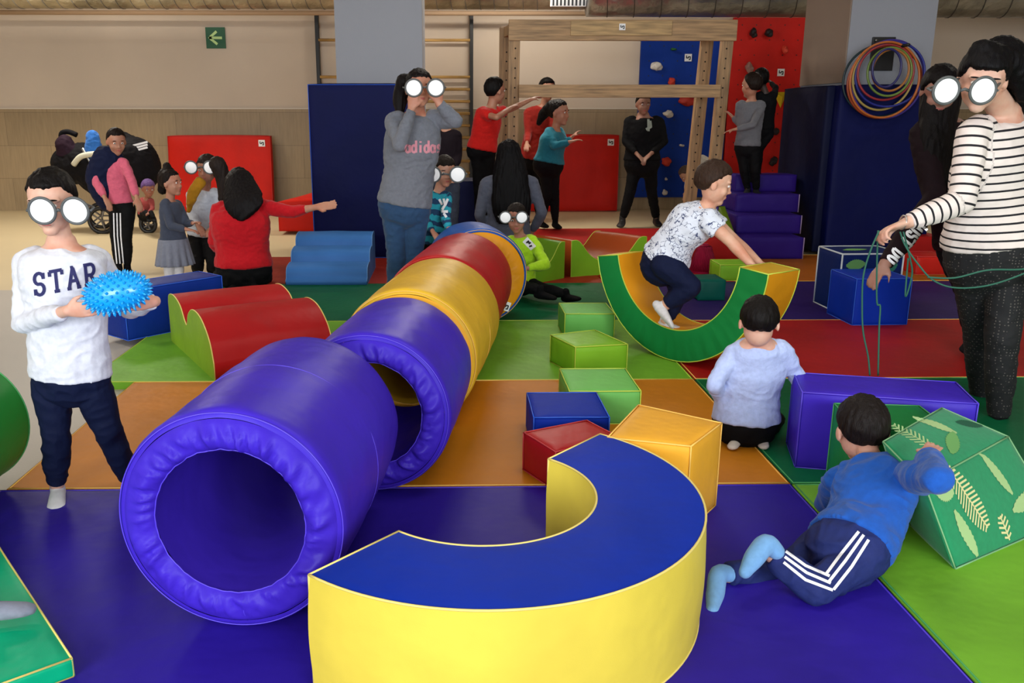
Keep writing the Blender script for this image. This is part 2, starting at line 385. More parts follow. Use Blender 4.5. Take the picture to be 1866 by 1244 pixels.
# pillars
slab('pillar_left', -1.05, -.25, 8.55, 9.55, -MT, CEIL, M_pillar)
slab('pillar_right', 3.72, 4.52, 8.55, 9.62, -MT, CEIL, M_pillar)
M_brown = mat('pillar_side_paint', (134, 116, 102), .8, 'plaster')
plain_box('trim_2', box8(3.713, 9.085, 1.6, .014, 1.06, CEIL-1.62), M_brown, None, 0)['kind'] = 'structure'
t = soft_block('pillar_pad', 'dark blue padded mat wrapped tall around the left pillar', 'mat', box8(-.76, 8.30, 0, 1.02, .18, 1.57), M_navy, M_pip_b, puff=.01, nseg=14)
soft_block('pillar_pad', 'dark blue padded mat on the pillar under the hanging hoops', 'mat', box8(4.12, 8.47, 0, .98, .14, 1.57), M_navy, None, puff=.01, nseg=14)
soft_block('pillar_pad', 'navy pad with shade painted in on the side of the hoop pillar, beside the purple steps', 'mat', box8(3.63, 9.08, 0, .14, 1.1, 1.57), vin('navy_pad_shaded', (10, 16, 50), .6), None, puff=.01, nseg=14)  # side pad in its own navy, the shade put into the colour

# floor mats
def floor_mat(label, x0, x1, y0, y1, m, pm, z=0.0, th=MT):
    return soft_block('floor_mat', label, 'mat', box8((x0+x1)/2, (y0+y1)/2, z-th, x1-x0-.004, y1-y0-.004, th), m, pm, puff=.0005, rad=.004, nseg=24)
floor_mat('big purple floor mat in the foreground under the tunnel opening and yellow arch', -1.62, 1.24, -.6, 2.95, M_purple_mat, M_pip_p)
floor_mat('orange floor mat behind the foreground purple mat, under the red and blue cubes', -1.60, 1.24, 2.95, 4.26, M_orange_mat, M_pip_o)
floor_mat('lime green floor mat in the middle, in front of the red wave block', -1.85, 1.24, 4.26, 5.6, M_lime_mat, M_pip_l)
floor_mat('dark green floor mat between the lime mat and the rust red mat', -1.85, 1.24, 5.6, 6.92, M_dgreen_mat, None)
floor_mat('rust red floor mat under the lime wave blocks', -1.85, 1.24, 6.92, 8.3, M_rust_mat, None)
floor_mat('dark red floor mat under the wooden frame, farthest of the middle mats', -1.2, 2.7, 8.3, 10.4, M_red_mat, None)
floor_mat('lime green floor mat at the lower right corner under the fern print wedge', 1.24, 3.9, -.6, 2.95, M_lime_mat, M_pip_g)
floor_mat('dark green floor mat at right under the long purple block', 1.24, 3.9, 2.95, 4.26, M_dgreen_mat, M_pip_g)
floor_mat('red floor mat at right behind the long purple block', 1.24, 3.9, 4.26, 5.58, M_red_mat, M_pip_o)
floor_mat('dark purple floor mat at right under the big blue cube', 1.24, 4.9, 5.58, 6.95, vin('violet_mat_vinyl', (44, 24, 96), .5), None)
floor_mat('brown orange floor mat in front of the blue padded pillar', 2.3, 4.9, 6.95, 8.33, vin('ochre_mat_vinyl', (166, 92, 26), .5), M_pip_o)
floor_mat('red floor mat between the rust mat and purple steps', 1.24, 2.3, 6.95, 8.3, M_red_mat, None)
# teal mat in the near left corner, lying on the purple mat
e = (V3((-.92, 1.88, 0))-V3((-1.38, 2.46, 0))).normalized(); q = V3((e.y, -e.x, 0))
A = V3((-.90, 1.85, 0)); B = A-e*1.2
P4 = [A, B, B+q*1.1, A+q*1.1]
soft_block('floor_mat', 'bright teal mat with yellow edging in the lower left corner', 'mat', [p+V3((0, 0, .002)) for p in P4]+[p+V3((0, 0, .05)) for p in P4], M_teal, M_pip, puff=.001, rad=.006, nseg=20)

# ------------------------------------------------------------------ soft play shapes
def tunnel(name, label, x, y, psi, L, R, r, m, pm, seam=False, mface=None, lift=0, nw=70, amp=.006, lining=None, logo=False):
    ax = V3((math.sin(psi), math.cos(psi), 0)); U = V3((math.cos(psi), -math.sin(psi), 0)); Z = V3((0, 0, 1)); O = V3((x, y, R+lift))
    t = thing(name, (x, y, 0), label, 'tunnel'); NA = 192; rnd = random.Random(int(x*1000+y*77))
    def P(a, rad, d): return O+U*(math.cos(a)*rad)+Z*(math.sin(a)*rad)+ax*d
    def rev(prof, fn=None):
        V = []; F = []; rings = []
        for i, (rad, d) in enumerate(prof):
            rings.append([P(2*math.pi*k/NA, *(fn(2*math.pi*k/NA, rad, d) if fn else (rad, d))) for k in range(NA)])
        add_ring_loft(V, F, rings, caps=False); return V, F
    b = .022; prof = [(R-b*(1-math.sin(q)), b*(1-math.cos(q))) for q in [math.pi/2*i/4 for i in range(5)]]
    body = [(R-b, .0), (R-b*.55, b*.12), (R-b*.2, b*.4), (R, b)]+[(R+.003*math.sin(math.pi*i/24), b+(L-2*b)*i/24) for i in range(1, 24)]+[(R, L-b), (R-b*.2, L-b*.4), (R-b, L)]
    V, F = rev(body, lambda a, rad, d: (rad+wr(P(a, rad, d), 6, .004)+wr(P(a, rad, d), 22, .0012), d)); build('cover', V, F, m, t)
    ph = [rnd.uniform(0, 6.28) for _ in range(6)]
    def fold(a):
        return sum(math.sin(a*n+p) for n, p in zip((nw*.31, nw*.5, nw*.71, nw, nw*.17, nw*.43), ph))/6*(.55+.6*abs(math.sin(a*1.5+ph[0])))
    def scal(a): return .003*noise.noise(V3((math.cos(a)*9, math.sin(a)*9, ph[1])))
    def fold(a, u): return noise.noise(V3((math.cos(a)*nw*.10, math.sin(a)*nw*.10, ph[0]+u*.9)))*1.1+.7*noise.noise(V3((math.cos(a)*nw*.22, math.sin(a)*nw*.22, ph[2]+u*1.4)))+.25
    def face(a, rad, d):
        u = (R-b-rad)/(R-b-r); g = math.sin(math.pi*min(1, max(0, u)))**.6 if 0 < u < 1 else 0
        return rad+scal(a)*u, d-.012*g-amp*abs(fold(a+.15*u, u))*(.3+u)*g*3.4
    ring = [(R-b+(r-R+b)*i/14, 0) for i in range(15)]
    V, F = rev(ring, face); build('end_ring', V, F, mface or m, t)
    ring2 = [(rr, L) for rr, _ in ring][::-1]
    V, F = rev(ring2, lambda a, rad, d: (rad, d+.008)); build('end_ring', V, F, mface or m, t)
    inner = [(r+.002*math.sin(math.pi*i/12), L*i/12) for i in range(13)]
    V, F = rev(inner, lambda a, rad, d: (rad+wr(P(a, rad, d), 7, .006), d)); build('lining', V, F, lining or m, t)
    seams = [[P(2*math.pi*k/120, R-b*.35, b*.05) for k in range(120)], [P(2*math.pi*k/120, r+scal(2*math.pi*k/120), -.001) for k in range(120)]]
    if seam: seams.append([P(2*math.pi*k/120, R+.002, L*seam) for k in range(120)])
    seams2 = [[P(-math.pi/2+.1, R-b, -.002), P(-math.pi/2+.1, (R+r)/2, -.013), P(-math.pi/2+.1, r, -.002)]]
    for s_ in seams: tube('seam_piping', s_, .0017, pm, t, True, 6)
    for s_ in seams2: tube('seam_piping', s_, .0012, pm, t, False, 6)
    pass
    return t, O, U, ax
tunnel('play_tunnel', 'nearest purple foam tunnel, its round opening facing the viewer', -.562, 2.055, .12, .76, .300, .197, M_purple, M_pip_p, seam=.52, nw=64, amp=.0080, lining=vin('purple_lining', (58, 34, 170), .75))
tunnel('play_tunnel', 'second purple foam tunnel, between the front one and the yellow one', -.288, 2.91, .139, .64, .29, .19, M_purple, M_pip_p, nw=50, amp=.010)
tunnel('play_tunnel', 'golden yellow foam tunnel between the purple and the red ones', -.183, 3.59, .162, .86, .300, .20, M_gyellow, M_pip_o, seam=.5, mface=M_cube_orange, amp=.003)
tunnel('play_tunnel', 'red foam tunnel between the yellow one and the orange faced ring', -.06, 4.50, .16, .94, .300, .2, M_red, M_pip_r, amp=.003)
t5, O5, U5, ax5 = tunnel('play_tunnel', 'farthest foam tunnel, blue sided with a flat orange end ring', .192, 5.50, -.14, .42, .306, .172, vin('mid_blue_vinyl', (36, 84, 168)), M_pip_o, mface=M_orange, amp=.001)
def logo_plate(parent, c, ex, ey, sz, m2=None, nm='label_plate'):
    ex = V3(ex).normalized(); ey = V3(ey).normalized(); n = ex.cross(ey).normalized(); c = V3(c)
    C8 = [c+ex*a*sz/2+ey*b*sz/2+n*d for d in (0, .003) for a, b in ((-1, -1), (1, -1), (1, 1), (-1, 1))]
    pl = plain_box(nm, C8, M_white, parent, 0)
    V, F = ribbons([[(-.25, .28), (-.25, -.05), (.02, -.05), (.02, .12), (.28, .12), (.28, -.25), (.08, -.25)]], .14, lambda x, y: c+ex*x*sz+ey*y*sz+n*.006, .05)
    build('emblem', V, F, m2 or M_black, pl, False)
logo_plate(t5, O5+U5*.16-V3((0, 0, 1))*.19-ax5*.018, U5-V3((0, 0, .35)), V3((0, 0, 1))+U5*.35, .06)

def half_ring(name, label, O, U, Vv, Wd, R, r, h, a0, a1, m_flat, m_side, pm, wrinkle=.0, m_in=None, m_end=None, n=72):
    """ring sector in the plane U,V, thickness along W; O centre on its back face"""
    O = V3(O); U = V3(U).normalized(); Vv = V3(Vv).normalized(); Wd = V3(Wd).normalized()
    t = thing(name, (O.x, O.y, 0), label, 'play block')
    def P(a, rad, d): return O+U*math.cos(a)*rad+Vv*math.sin(a)*rad+Wd*d
    for nm, d in (('top_panel', h), ('bottom_panel', 0)):
        V = []; F = []; sg = 1 if d else -1
        def fn(u, v):
            a = a0+(a1-a0)*u; rad = r+(R-r)*v; g = (16*v*(1-v)*min(1, u*8)*min(1, (1-u)*8)/4)**.5*.5
            f = wrinkle*math.sin(a*46+1.3*math.sin(a*9))*g*(v**1.5)
            p = P(a, rad, d); return p+Wd*sg*(.012*g+f+wr(p, 9, .004)*g)
        grid(V, F, fn, n, 14); build(nm, V, F, m_flat, t)
    for nm, rad, mm in (('outer_band', R, m_side), ('inner_band', r, m_in or m_side)):
        V = []; F = []
        def fn(u, v):
            a = a0+(a1-a0)*u; g = math.sin(math.pi*v); sg = 1 if rad == R else -1; p = P(a, rad, h*v)
            return P(a, rad+sg*(.008*g)+wr(p, 10, .004)*g, h*v)
        grid(V, F, fn, n, 10); build(nm, V, F, mm, t)
    for a in (a0, a1):
        V = []; F = []
        T = (-U*math.sin(a)+Vv*math.cos(a))*(1 if a == a1 else -1)
        def fn(u, v):
            g = (16*u*(1-u)*v*(1-v))**.5; return P(a, r+(R-r)*u, h*v)+T*.008*g
        grid(V, F, fn, 10, 10); build('end_panel', V, F, m_end or m_side, t)
    paths = []
    for d in (0, h):
        for rad in (r, R): paths.append([P(a0+(a1-a0)*i/60, rad, d) for i in range(61)])
        for a in (a0, a1): paths.append([P(a, r, d), P(a, R, d)])
    for a in (a0, a1):
        for rad in (r, R): paths.append([P(a, rad, 0), P(a, rad, h)])
    multi_tube('piping', paths, .0032, pm, t); return t
# arch lying on the purple mat, its open side towards the back left
ang = math.atan2(2.65-1.78, .50+.29)
half_ring('arch_block', 'large half ring foam block lying flat, blue top and yellow sides', (.081, 2.23, 0), (1, 0, 0), (0, 1, 0), (0, 0, 1), .598, .315, .30, ang-math.pi, ang, M_blue, M_yellow, M_pip, wrinkle=.0)
# rocker standing like a U
ps = .99; Uu = V3((math.cos(ps), -math.sin(ps), 0)); Wb = V3((-math.sin(ps), -math.cos(ps), 0)); RW = .24
Oc = V3((1.193, 4.619, .605))-Wb*RW
half_ring('rocker_block', 'green and orange U shaped foam rocker standing with its opening up', Oc, Uu, (0, 0, 1), Wb, .60, .43, RW, math.pi+.18, 2*math.pi-.07, M_green, M_orange, M_pip_l, wrinkle=.012, m_in=M_orange, m_end=M_gyellow)

def cube(label, corner, e, L, D, h, m, pm, **k):
    return soft_block('foam_block', label, 'play block', box_e(corner, e, L, D, 0, h), m, pm, **k)
cube('red foam block touching the inner tip of the yellow arch', (.37, 2.90), (.89, .45), .29, .22, .15, M_red, M_pip_r)
t_ = soft_block('foam_block', 'low blue foam block behind the red one on the orange mat', 'play block', box8(.475, 3.42, 0, .30, .32, .15), M_blue, M_pip_b)
# orange wedge cube by the arch
P4 = [V3((.50, 2.64, 0)), V3((.75, 2.56, 0)), V3((.91, 2.77, 0)), V3((.67, 2.97, 0))]
soft_block('foam_block', 'tall orange yellow foam block against the outer tip of the blue topped arch', 'play block', [p+V3((0, 0, .0)) for p in P4]+[p+V3((0, 0, .3)) for p in P4], M_cube_orange, M_pip_o)
soft_block('foam_block', 'pale green foam block behind the low blue block, nearest of the three green steps', 'play block', box8(.665, 3.77, 0, .31, .35, .15), M_lime2, M_pip_l)
P4 = [V3((.64, 4.34, 0)), V3((.92, 4.39, 0)), V3((.80, 4.71, 0)), V3((.54, 4.60, 0))]
soft_block('foam_block', 'lime green foam block, middle of the three green steps and turned', 'play block', P4+[p+V3((0, 0, .15)) for p in P4], M_lime, M_pip_l)
soft_block('foam_block', 'light green foam block beside the rocker, farthest of the three green steps', 'play block', box8(.835, 5.27, 0, .30, .31, .15), M_lime2, M_pip_l)
# right hand group
cube('long purple foam block in front of the woman in the striped top', (1.31, 3.10), (.97, -.24), .60, .27, .30, M_purple, M_pip_p)
cube('green foam block between the crawling boy and the long purple block', (1.36, 2.74), (.97, -.10), .30, .26, .29, M_green, M_pip_g)
# big blue cube with printed top
bb = box8(2.74, 5.60, 0, .36, .36, .30, .03)
bt = soft_block('foam_block', 'bright blue foam cube on the violet mat, under the hand with the rope', 'play block', bb, vin('cube_blue_vinyl', (4, 48, 172), .55), M_pip_b)
M_fern = mat('fern_cream', (214, 208, 150), .8); M_ferng = mat('fern_mid_green', (104, 160, 90), .8); M_fernd = mat('fern_dark', (20, 84, 60), .8)
def fern(parent, tree, c, d, n, L, wd, m, name='printed_fern', nl=13, lanceolate=True, off=.0018):
    d = V3(d).normalized(); n = V3(n).normalized(); s = d.cross(n).normalized(); V = []; F = []
    def fn(x, y):
        p = V3(c)+d*x+s*y; h = tree.ray_cast(p+n*.08, -n, .2)
        return (h[0] if h[0] is not None else p)+n*off
    polys = [[(-L/2, 0), (L/2, 0)]]
    for i in range(nl):
        f = (i+.5)/nl; x = -L/2+L*f; l = wd/2*math.sin(math.pi*(f*.85+.1))**.7
        for sg in (-1, 1): polys.append([(x, 0), (x+l*.45, sg*l)])
    V, F = ribbons(polys, L/nl*.42, fn, .01); return build(name, V, F, m, parent, False)
def leaf(parent, tree, c, d, n, L, wd, m, name='printed_leaf', off=.0016):
    d = V3(d).normalized(); n = V3(n).normalized(); s = d.cross(n).normalized(); V = []; F = []
    def fn(u, v):
        x = L*(u-.5); y = wd*(v-.5)*math.sin(math.pi*min(max(u, .03), .97))**.6*(1+.12*math.sin(u*60))
        p = V3(c)+d*x+s*y; h = tree.ray_cast(p+n*.08, -n, .2); return (h[0] if h[0] is not None else p)+n*off
    grid(V, F, fn, 26, 6); return build(name, V, F, m, parent, False)
# second, printed box behind the blue cube
pb = thing('foam_block', (2.83, 5.95, 0), 'dark blue box with leaf print and white piping behind the bright blue cube', 'play block')
C8 = box8(2.83, 5.97, 0, .42, .36, .40, .03)
V, F = block_mesh(C8, .006, 10, .01); cv = build('cover', V, F, vin('printed_blue', (10, 34, 96), .6), pb)
multi_tube('piping', [[C8[a], C8[b]] for a, b in EDGES], .006, mat('piping_white', (200, 208, 214), .6), pb)
tr = bvh_of([cv]); leaf(pb, tr, (2.72, 5.80, .33), (1, 0, .1), (0, -1, 0), .13, .07, M_ferng); leaf(pb, tr, (2.95, 5.80, .31), (1, 0, .4), (0, -1, 0), .12, .08, mat('leaf_teal', (30, 110, 90), .8))
leaf(pb, tr, (2.78, 5.95, .40), (1, .2, 0), (0, 0, 1), .18, .09, M_ferng)
# fern print wedge
M_fab = mat('fern_fabric_green', (36, 138, 92), .75, 'cloth', bump=.1)
F0 = V3((1.49, 2.32, 0)); FR = V3((2.00, 2.61, 0)); T0 = gr(1684, 880, .26); T1 = gr(1838, 795, .25); B1 = gr(1716, 742, .32); B0 = B1+(T0-T1)*.80+V3((.03, -.02, 0))
K0 = V3((1.50, 2.60, 0)); K1 = V3((1.86, 2.95, 0))
fw_ = soft_block('foam_wedge', 'green fern print fabric wedge the crawling boy leans on', 'play block', [F0, FR, K1, K0, T0, T1, B1, B0], M_fab, mat('fabric_piping', (120, 168, 120), .8), puff=.01, nseg=14)
cv = fw_.children[0]; tr = bvh_of([cv])
nf = (FR-F0).cross(T0-F0).normalized(); nf = nf if nf.y < 0 else -nf; nt_ = (T1-T0).cross(B0-T0).normalized(); nt_ = nt_ if nt_.z > 0 else -nt_
def fp(u, v): return F0.lerp(FR, u).lerp(T0.lerp(T1, u), v)
def tp(u, v): return T0.lerp(T1, u).lerp(B0.lerp(B1, u), v)
eu = (FR-F0).normalized(); ev = (T0-F0).normalized()
M_fl = mat('leaf_pale', (160, 190, 130), .85)
fern(fw_, tr, fp(.30, .66), -ev*1.0+eu*.25, nf, .24, .10, M_fern, nl=16)
leaf(fw_, tr, fp(.66, .74), -ev+eu*.25, nf, .17, .045, M_fl); leaf(fw_, tr, fp(.13, .82), eu-ev*.2, nf, .10, .055, M_fl)
leaf(fw_, tr, fp(.80, .36), eu+ev*.12, nf, .20, .05, M_fl); leaf(fw_, tr, fp(.17, .32), -ev+eu*.15, nf, .17, .045, M_fl)
fern(fw_, tr, fp(.50, .2), ev+eu*.1, nf, .08, .06, M_fern, nl=5)
eu2 = (T1-T0).normalized(); ev2 = (B0-T0).normalized()
fern(fw_, tr, tp(.30, .75), eu2*-.4+ev2, nt_, .15, .08, M_fl, nl=11); leaf(fw_, tr, tp(.62, .78), eu2*.5-ev2*.6, nt_, .14, .05, M_fl)
leaf(fw_, tr, tp(.52, .35), eu2+ev2*.5, nt_, .16, .045, M_ferng); leaf(fw_, tr, tp(.9, .5), eu2-ev2*.4, nt_, .12, .04, M_fernd)

# wave profile blocks
def prism(name, label, prof, org, e, Wv, wid, m_cover, m_side, pm, cat='play block', flat_n=3):
    """closed profile (s,z); runs from org along e; extruded by wid along Wv"""
    e = V3((e[0], e[1], 0)).normalized(); Wv = V3((Wv[0], Wv[1], 0)).normalized(); org = V3((org[0], org[1], 0))
    t = thing(name, org, label, cat)
    def P(s, z, d): return org+e*s+V3((0, 0, z))+Wv*d
    V = []; F = []; n = len(prof); nw = 12
    for k in range(nw+1):
        for s, z in prof:
            p = P(s, z, wid*k/nw); g = math.sin(math.pi*k/nw); V.append(p+V3((0, 0, .004*g*(z > .02)+(wr(p, 10, .003)*g if z > .02 else 0))))
    for k in range(nw):
        for i in range(n): F.append([k*n+i, k*n+(i+1) % n, (k+1)*n+(i+1) % n, (k+1)*n+i])
    build('cover', V, F, m_cover, t)
    for d in (0, wid):
        build('side_panel', [P(s, z, d+(-.003 if d == 0 else .003)) for s, z in prof], [list(range(n)) if d else list(range(n))[::-1]], m_side, t, False)
    for d in (0, wid): tube('piping', [P(s, z, d) for s, z in prof], .0035, pm, t, True, 6)
    return t
def curve_prof(keys, n=8):
    out = []
    for i in range(len(keys)-1):
        p0 = keys[max(0, i-1)]; p1 = keys[i]; p2 = keys[i+1]; p3 = keys[min(len(keys)-1, i+2)]
        for k in range(n):
            t = k/n; out.append(tuple(.5*((2*p1[j])+(-p0[j]+p2[j])*t+(2*p0[j]-5*p1[j]+4*p2[j]-p3[j])*t*t+(-p0[j]+3*p1[j]-3*p2[j]+p3[j])*t**3) for j in (0, 1)))
    out.append(keys[-1]); return out
prof = [(0, 0)]+curve_prof([(0.0, .09), (.06, .20), (.20, .285), (.36, .30), (.47, .255), (.52, .185), (.57, .20), (.66, .27), (.80, .30), (.92, .285), (.95, .24)])+[(.95, 0)]
prism('wave_block', 'red two humped wave block with lime green side on the lime mat', prof, (-1.19, 4.27), (-.47, .83), (.87, .49), .64, M_red, vin('olive_lime_vinyl', (140, 178, 48)), M_pip)
soft_block('foam_block', 'long dark blue foam block behind the red wave block', 'play block', box_e((-1.92, 5.10), (.66, .75), .68, .26, 0, .30), vin('deep_blue_vinyl', (14, 48, 140), .5), M_pip_b)
profA = [(0, 0)]+curve_prof([(0, .30), (.06, .29), (.16, .16), (.30, .10), (.44, .16), (.54, .29), (.60, .30)])+[(.60, 0)]
prism('wave_block', 'lime foam block with one scooped hollow beside the neon jacket boy', [(s*1.1, z) for s, z in profA], (.46, 6.68), (.46, .44), (-.5, .62), .34, vin('olive_green_vinyl', (96, 140, 30)), M_lime, M_pip_l)
prism('wave_block', 'lime foam wave block with rust orange hollows right of the scooped one', [(s*1.2, z) for s, z in profA], (1.00, 7.18), (.80, .30), (-.55, .62), .50, vin('rust_vinyl', (170, 74, 28)), M_lime, M_pip_l)
# light blue steps
pr = [(0, 0)]+[(0, .035), (.03, .05)]+curve_prof([(.035, .06), (.05, .11), (.10, .135), (.24, .145), (.28, .125)], 4)+curve_prof([(.285, .14), (.30, .20), (.35, .23), (.49, .24), (.53, .22)], 4)+curve_prof([(.535, .235), (.55, .29), (.60, .32), (.74, .33), (.79, .31)], 4)+[(.80, 0)]
prism('foam_steps', 'light blue foam steps in front of the padded left pillar', pr, (-1.30, 6.86), (-.0, 1), (1, .0), .64, M_lblue, M_lblue, mat('piping_lblue', (96, 150, 210), .5))  # paler piping carries a painted edge highlight
# green bolster left
def bolster(name, label, a, b, R, m, pm, cat='play block'):
    a = V3(a); b = V3(b); t_, s, u = frame(b-a, V3((0, 0, 1))); th = thing(name, (a.x, a.y, 0), label, cat); L = (b-a).length; V = []; F = []; N_ = 96
    rings = [[a+t_*(L*i/16)+(s*math.cos(k*2*math.pi/N_)+u*math.sin(k*2*math.pi/N_))*R for k in range(N_)] for i in range(17)]
    add_ring_loft(V, F, rings, caps=False); build('cover', V, F, m, th)
    for c, sg in ((a, -1), (b, 1)):
        V = []; F = []
        def fn(q, v): return c+(s*math.cos(q*2*math.pi)+u*math.sin(q*2*math.pi))*R*v+t_*sg*.012*(1-v*v)
        grid(V, F, fn, N_, 8); build('end_panel', V, F, m, th)
    for c in (a, b): tube('piping', [c+(s*math.cos(k*2*math.pi/60)+u*math.sin(k*2*math.pi/60))*R for k in range(60)], .003, pm, th, True, 6)
bolster('foam_bolster', 'big round green foam bolster at the left edge beside the standing boy', (-1.76, 1.9, .238), (-1.755, 3.02, .238), .236, vin('leaf_green_vinyl', (30, 140, 54)), M_pip_g)
# shapes seen through and past the rocker
bm = bmesh.new(); c = gr(1281, 495); bmesh.ops.create_cone(bm, cap_ends=True, segments=48, radius1=.13, radius2=.05, depth=.24, matrix=Matrix.Translation(c+V3((0, 0, .12))))
bmesh.ops.bevel(bm, geom=bm.edges[:], offset=.02, segments=3, affect='EDGES')
o = from_bm('foam_cone', bm, vin('crimson_vinyl', (176, 30, 70)), None, True, loc=c); flag(o, 'crimson rounded foam cone seen behind the climbing boy', 'play block')
soft_block('foam_block', 'dark teal foam block seen through the rocker opening', 'play block', box_e((1.79, 6.20), (1, .02), .20, .25, 0, .15), vin('dark_teal_vinyl', (10, 96, 84)), None)
soft_block('foam_block', 'small lime foam block beyond the top of the rocker', 'play block', box_e((2.18, 6.98), (1, 0), .32, .28, 0, .13), M_lime, M_pip_l)
soft_block('foam_block', 'dark red foam block beside the foot of the purple steps', 'play block', box_e((2.22, 7.75), (1, 0), .36, .3, 0, .24), M_red_mat, None)
soft_block('foam_wedge', 'olive green sloped foam side against the purple steps', 'play block', [V3(p) for p in ((2.50, 8.0, 0), (2.66, 8.0, 0), (2.66, 8.5, 0), (2.52, 8.5, 0), (2.58, 8.0, .15), (2.66, 8.0, .15), (2.66, 8.5, .45), (2.60, 8.5, .45))], vin('olive_vinyl', (92, 118, 24)), None)
soft_block('foam_block', 'bright red foam block on the ochre mat beside the woman in the striped top', 'play block', box_e(gr(1668, 500).to_2d(), (1, .02), .30, .3, 0, .15), vin('bright_red_vinyl', (206, 40, 30)), M_pip_r)
soft_block('foam_block', 'dark red foam block behind the bright red one near the dark hooded person', 'play block', box_e(gr(1655, 466).to_2d(), (1, .02), .34, .3, 0, .18), M_red_mat, None)
# purple stairs
st = thing('foam_stairs', (3.0, 8.08, 0), 'dark purple foam stairs climbing towards the red climbing wall', 'stairs')
M_st = vin('stairs_purple', (44, 22, 116), .5)
for i, (z, y) in enumerate(((.20, 8.08), (.375, 8.36), (.55, 8.64), (.72, 8.92))):
    V, F = block_mesh(box8(2.98+.07*i, (y+9.2)/2, 0 if i == 0 else (.20, .375, .55)[i-1], .62, 9.2-y, z if i == 0 else z-(.20, .375, .55)[i-1]), .006, 10, .012, .004)
    build('step', V, F, M_st, st)
for z0, z, y in ((0, .20, 8.075), (.2, .375, 8.355), (.375, .55, 8.635)): tube('piping', [(3.29+(y-8.08)*.25, y, z), (3.29+(y-8.08)*.25, y, z0)], .005, mat('stair_piping', (150, 130, 170), .6), st)

# ------------------------------------------------------------------ red mats at the wall
def wall_mat(label, x0, x1, z0, z1, Y=12.83, lean=.07, logo=True, th=.12):
    C8 = [V3((x0, Y-lean-th, z0)), V3((x1, Y-lean-th, z0)), V3((x1, Y-lean, z0)), V3((x0, Y-lean, z0)), V3((x0, Y-th, z1)), V3((x1, Y-th, z1)), V3((x1, Y, z1)), V3((x0, Y, z1))]
    t = soft_block('crash_mat', label, 'mat', C8, M_redwall, M_pip_r, puff=.012, rad=.015)
    if logo: logo_plate(t, (x1-.12, Y-th-.016, z1-.1), (1, 0, 0), (0, 0, 1), .09)
wall_mat('red crash mat leaning on the tiled wall behind the red sweater woman', -3.96, -2.52, -MT+.01, 1.02)
wall_mat('red crash mat leaning on the tiled wall behind the wooden frame', 1.05, 2.40, -MT+.01, 1.03)
soft_block('foam_block', 'dark red foam block with orange top left of the padded pillar', 'play block', [V3(p) for p in ((-1.98, 10.2, 0), (-1.40, 10.2, 0), (-1.40, 10.7, 0), (-1.98, 10.7, 0), (-1.98, 10.2, .34), (-1.40, 10.2, .36), (-1.40, 10.7, .50), (-1.7, 10.7, .38))], M_redwall, None)

# ------------------------------------------------------------------ wall bars, frame, climbing walls, ducts
wb = thing('wall_bars', (-.77, 12.9, 0), 'wooden wall bars with black uprights on the back wall behind the left pillar', 'wall bars')
for x in (-1.83, -.77, .31): plain_box('upright', box8(x, 12.90, -MT, .05, .10, 2.70), mat('bar_black', (12, 12, 12), .5), wb)
for z in (2.31,)+tuple(1.82-.165*i for i in range(10)): tube('rung', [(-1.81, 12.86, z), (.29, 12.86, z)], .02, M_rung, wb, n=10)
fr = thing('climbing_gantry', (1.6, 9.5, 0), 'large pine gantry frame with peg holes on the far red mat', 'frame')
def beam(nm, a, b, wx, wy, m, parent=fr, bev=.004):
    a = V3(a); b = V3(b); t_, s, u = frame(b-a, V3((1, 0, 0)) if abs((b-a).z) > abs((b-a).x) else V3((0, 0, 1)))
    C8 = [p+s*sx*wx/2+u*sy*wy/2 for p in (a, b) for sx, sy in ((-1, -1), (1, -1), (1, 1), (-1, 1))]
    return plain_box(nm, C8, m, parent, bev)
YFm = 9.3; YBm = 9.85
posts = {'fl': (at(937, 60, YFm), at(934, 240, YFm)), 'fr': (at(1326, 60, YFm), at(1303, 290, YFm)), 'bl': (at(921, 60, YBm), at(919, 240, YBm)), 'br': (at(1288, 76, YBm), at(1264, 300, YBm))}
pend = {}
M_hole = mat('peg_hole', (24, 16, 10), .9)
for k, (a, b) in posts.items():
    d = (b-a)/(b.z-a.z); top = a+d*(2.20-a.z); bot = a+d*(.0-a.z); pend[k] = (top, bot)
    pl = .115 if k[0] == 'f' else .125
    o = beam('post', bot, top, pl, .09, M_wood)
    hv = []; hf = []
    for i in range(16):
        z = 1.95-.095*i; p = a+d*(z-a.z)+V3((.012 if k[1] == 'l' else -.008, -.0468, 0))
        v, f = tube_mesh([p, p+V3((0, .004, 0))], .0085, n=10); q_ = len(hv); hv += v; hf += [[j+q_ for j in g] for g in f]
    build('peg_holes', hv, hf, M_hole, o, False)['kind'] = 'stuff'
zt = at(1100, 56, YFm).z
beam('top_beam', V3((pend['fl'][0].x-.06, YFm-.05, zt)), V3((pend['fr'][0].x+.07, YFm-.05, zt)), .20, .05, M_woodx)
beam('top_beam', V3((pend['bl'][0].x-.05, YBm, zt+.02)), V3((pend['br'][0].x+.2, YBm, zt+.02)), .14, .05, M_woodx)
beam('mid_beam', at(945, 166, YFm-.09), at(1312, 166, YFm-.09), .125, .05, M_woodx)
pnl = beam('nameboard', at(1040, 47.5, YFm-.085)+V3((0, 0, -.02)), at(1225, 47.5, YFm-.085)+V3((0, 0, -.02)), .14, .015, mat('pine_pale', (196, 162, 110), .6, 'wood', stretch=(.6, 8, 8)))
logo_plate(fr, at(1134, 49, YFm-.096), (1, 0, 0), (0, 0, 1), .062)
for a, b in (('fl', 'bl'), ('fr', 'br')):
    beam('side_beam', V3((pend[a][0].x, YFm, 2.15)), V3((pend[b][0].x, YBm, 2.15)), .1, .05, M_wood); beam('foot_beam', V3((pend[a][1].x, YFm-.2, .04)), V3((pend[b][1].x, YBm+.2, .04)), .08, .08, M_wood)

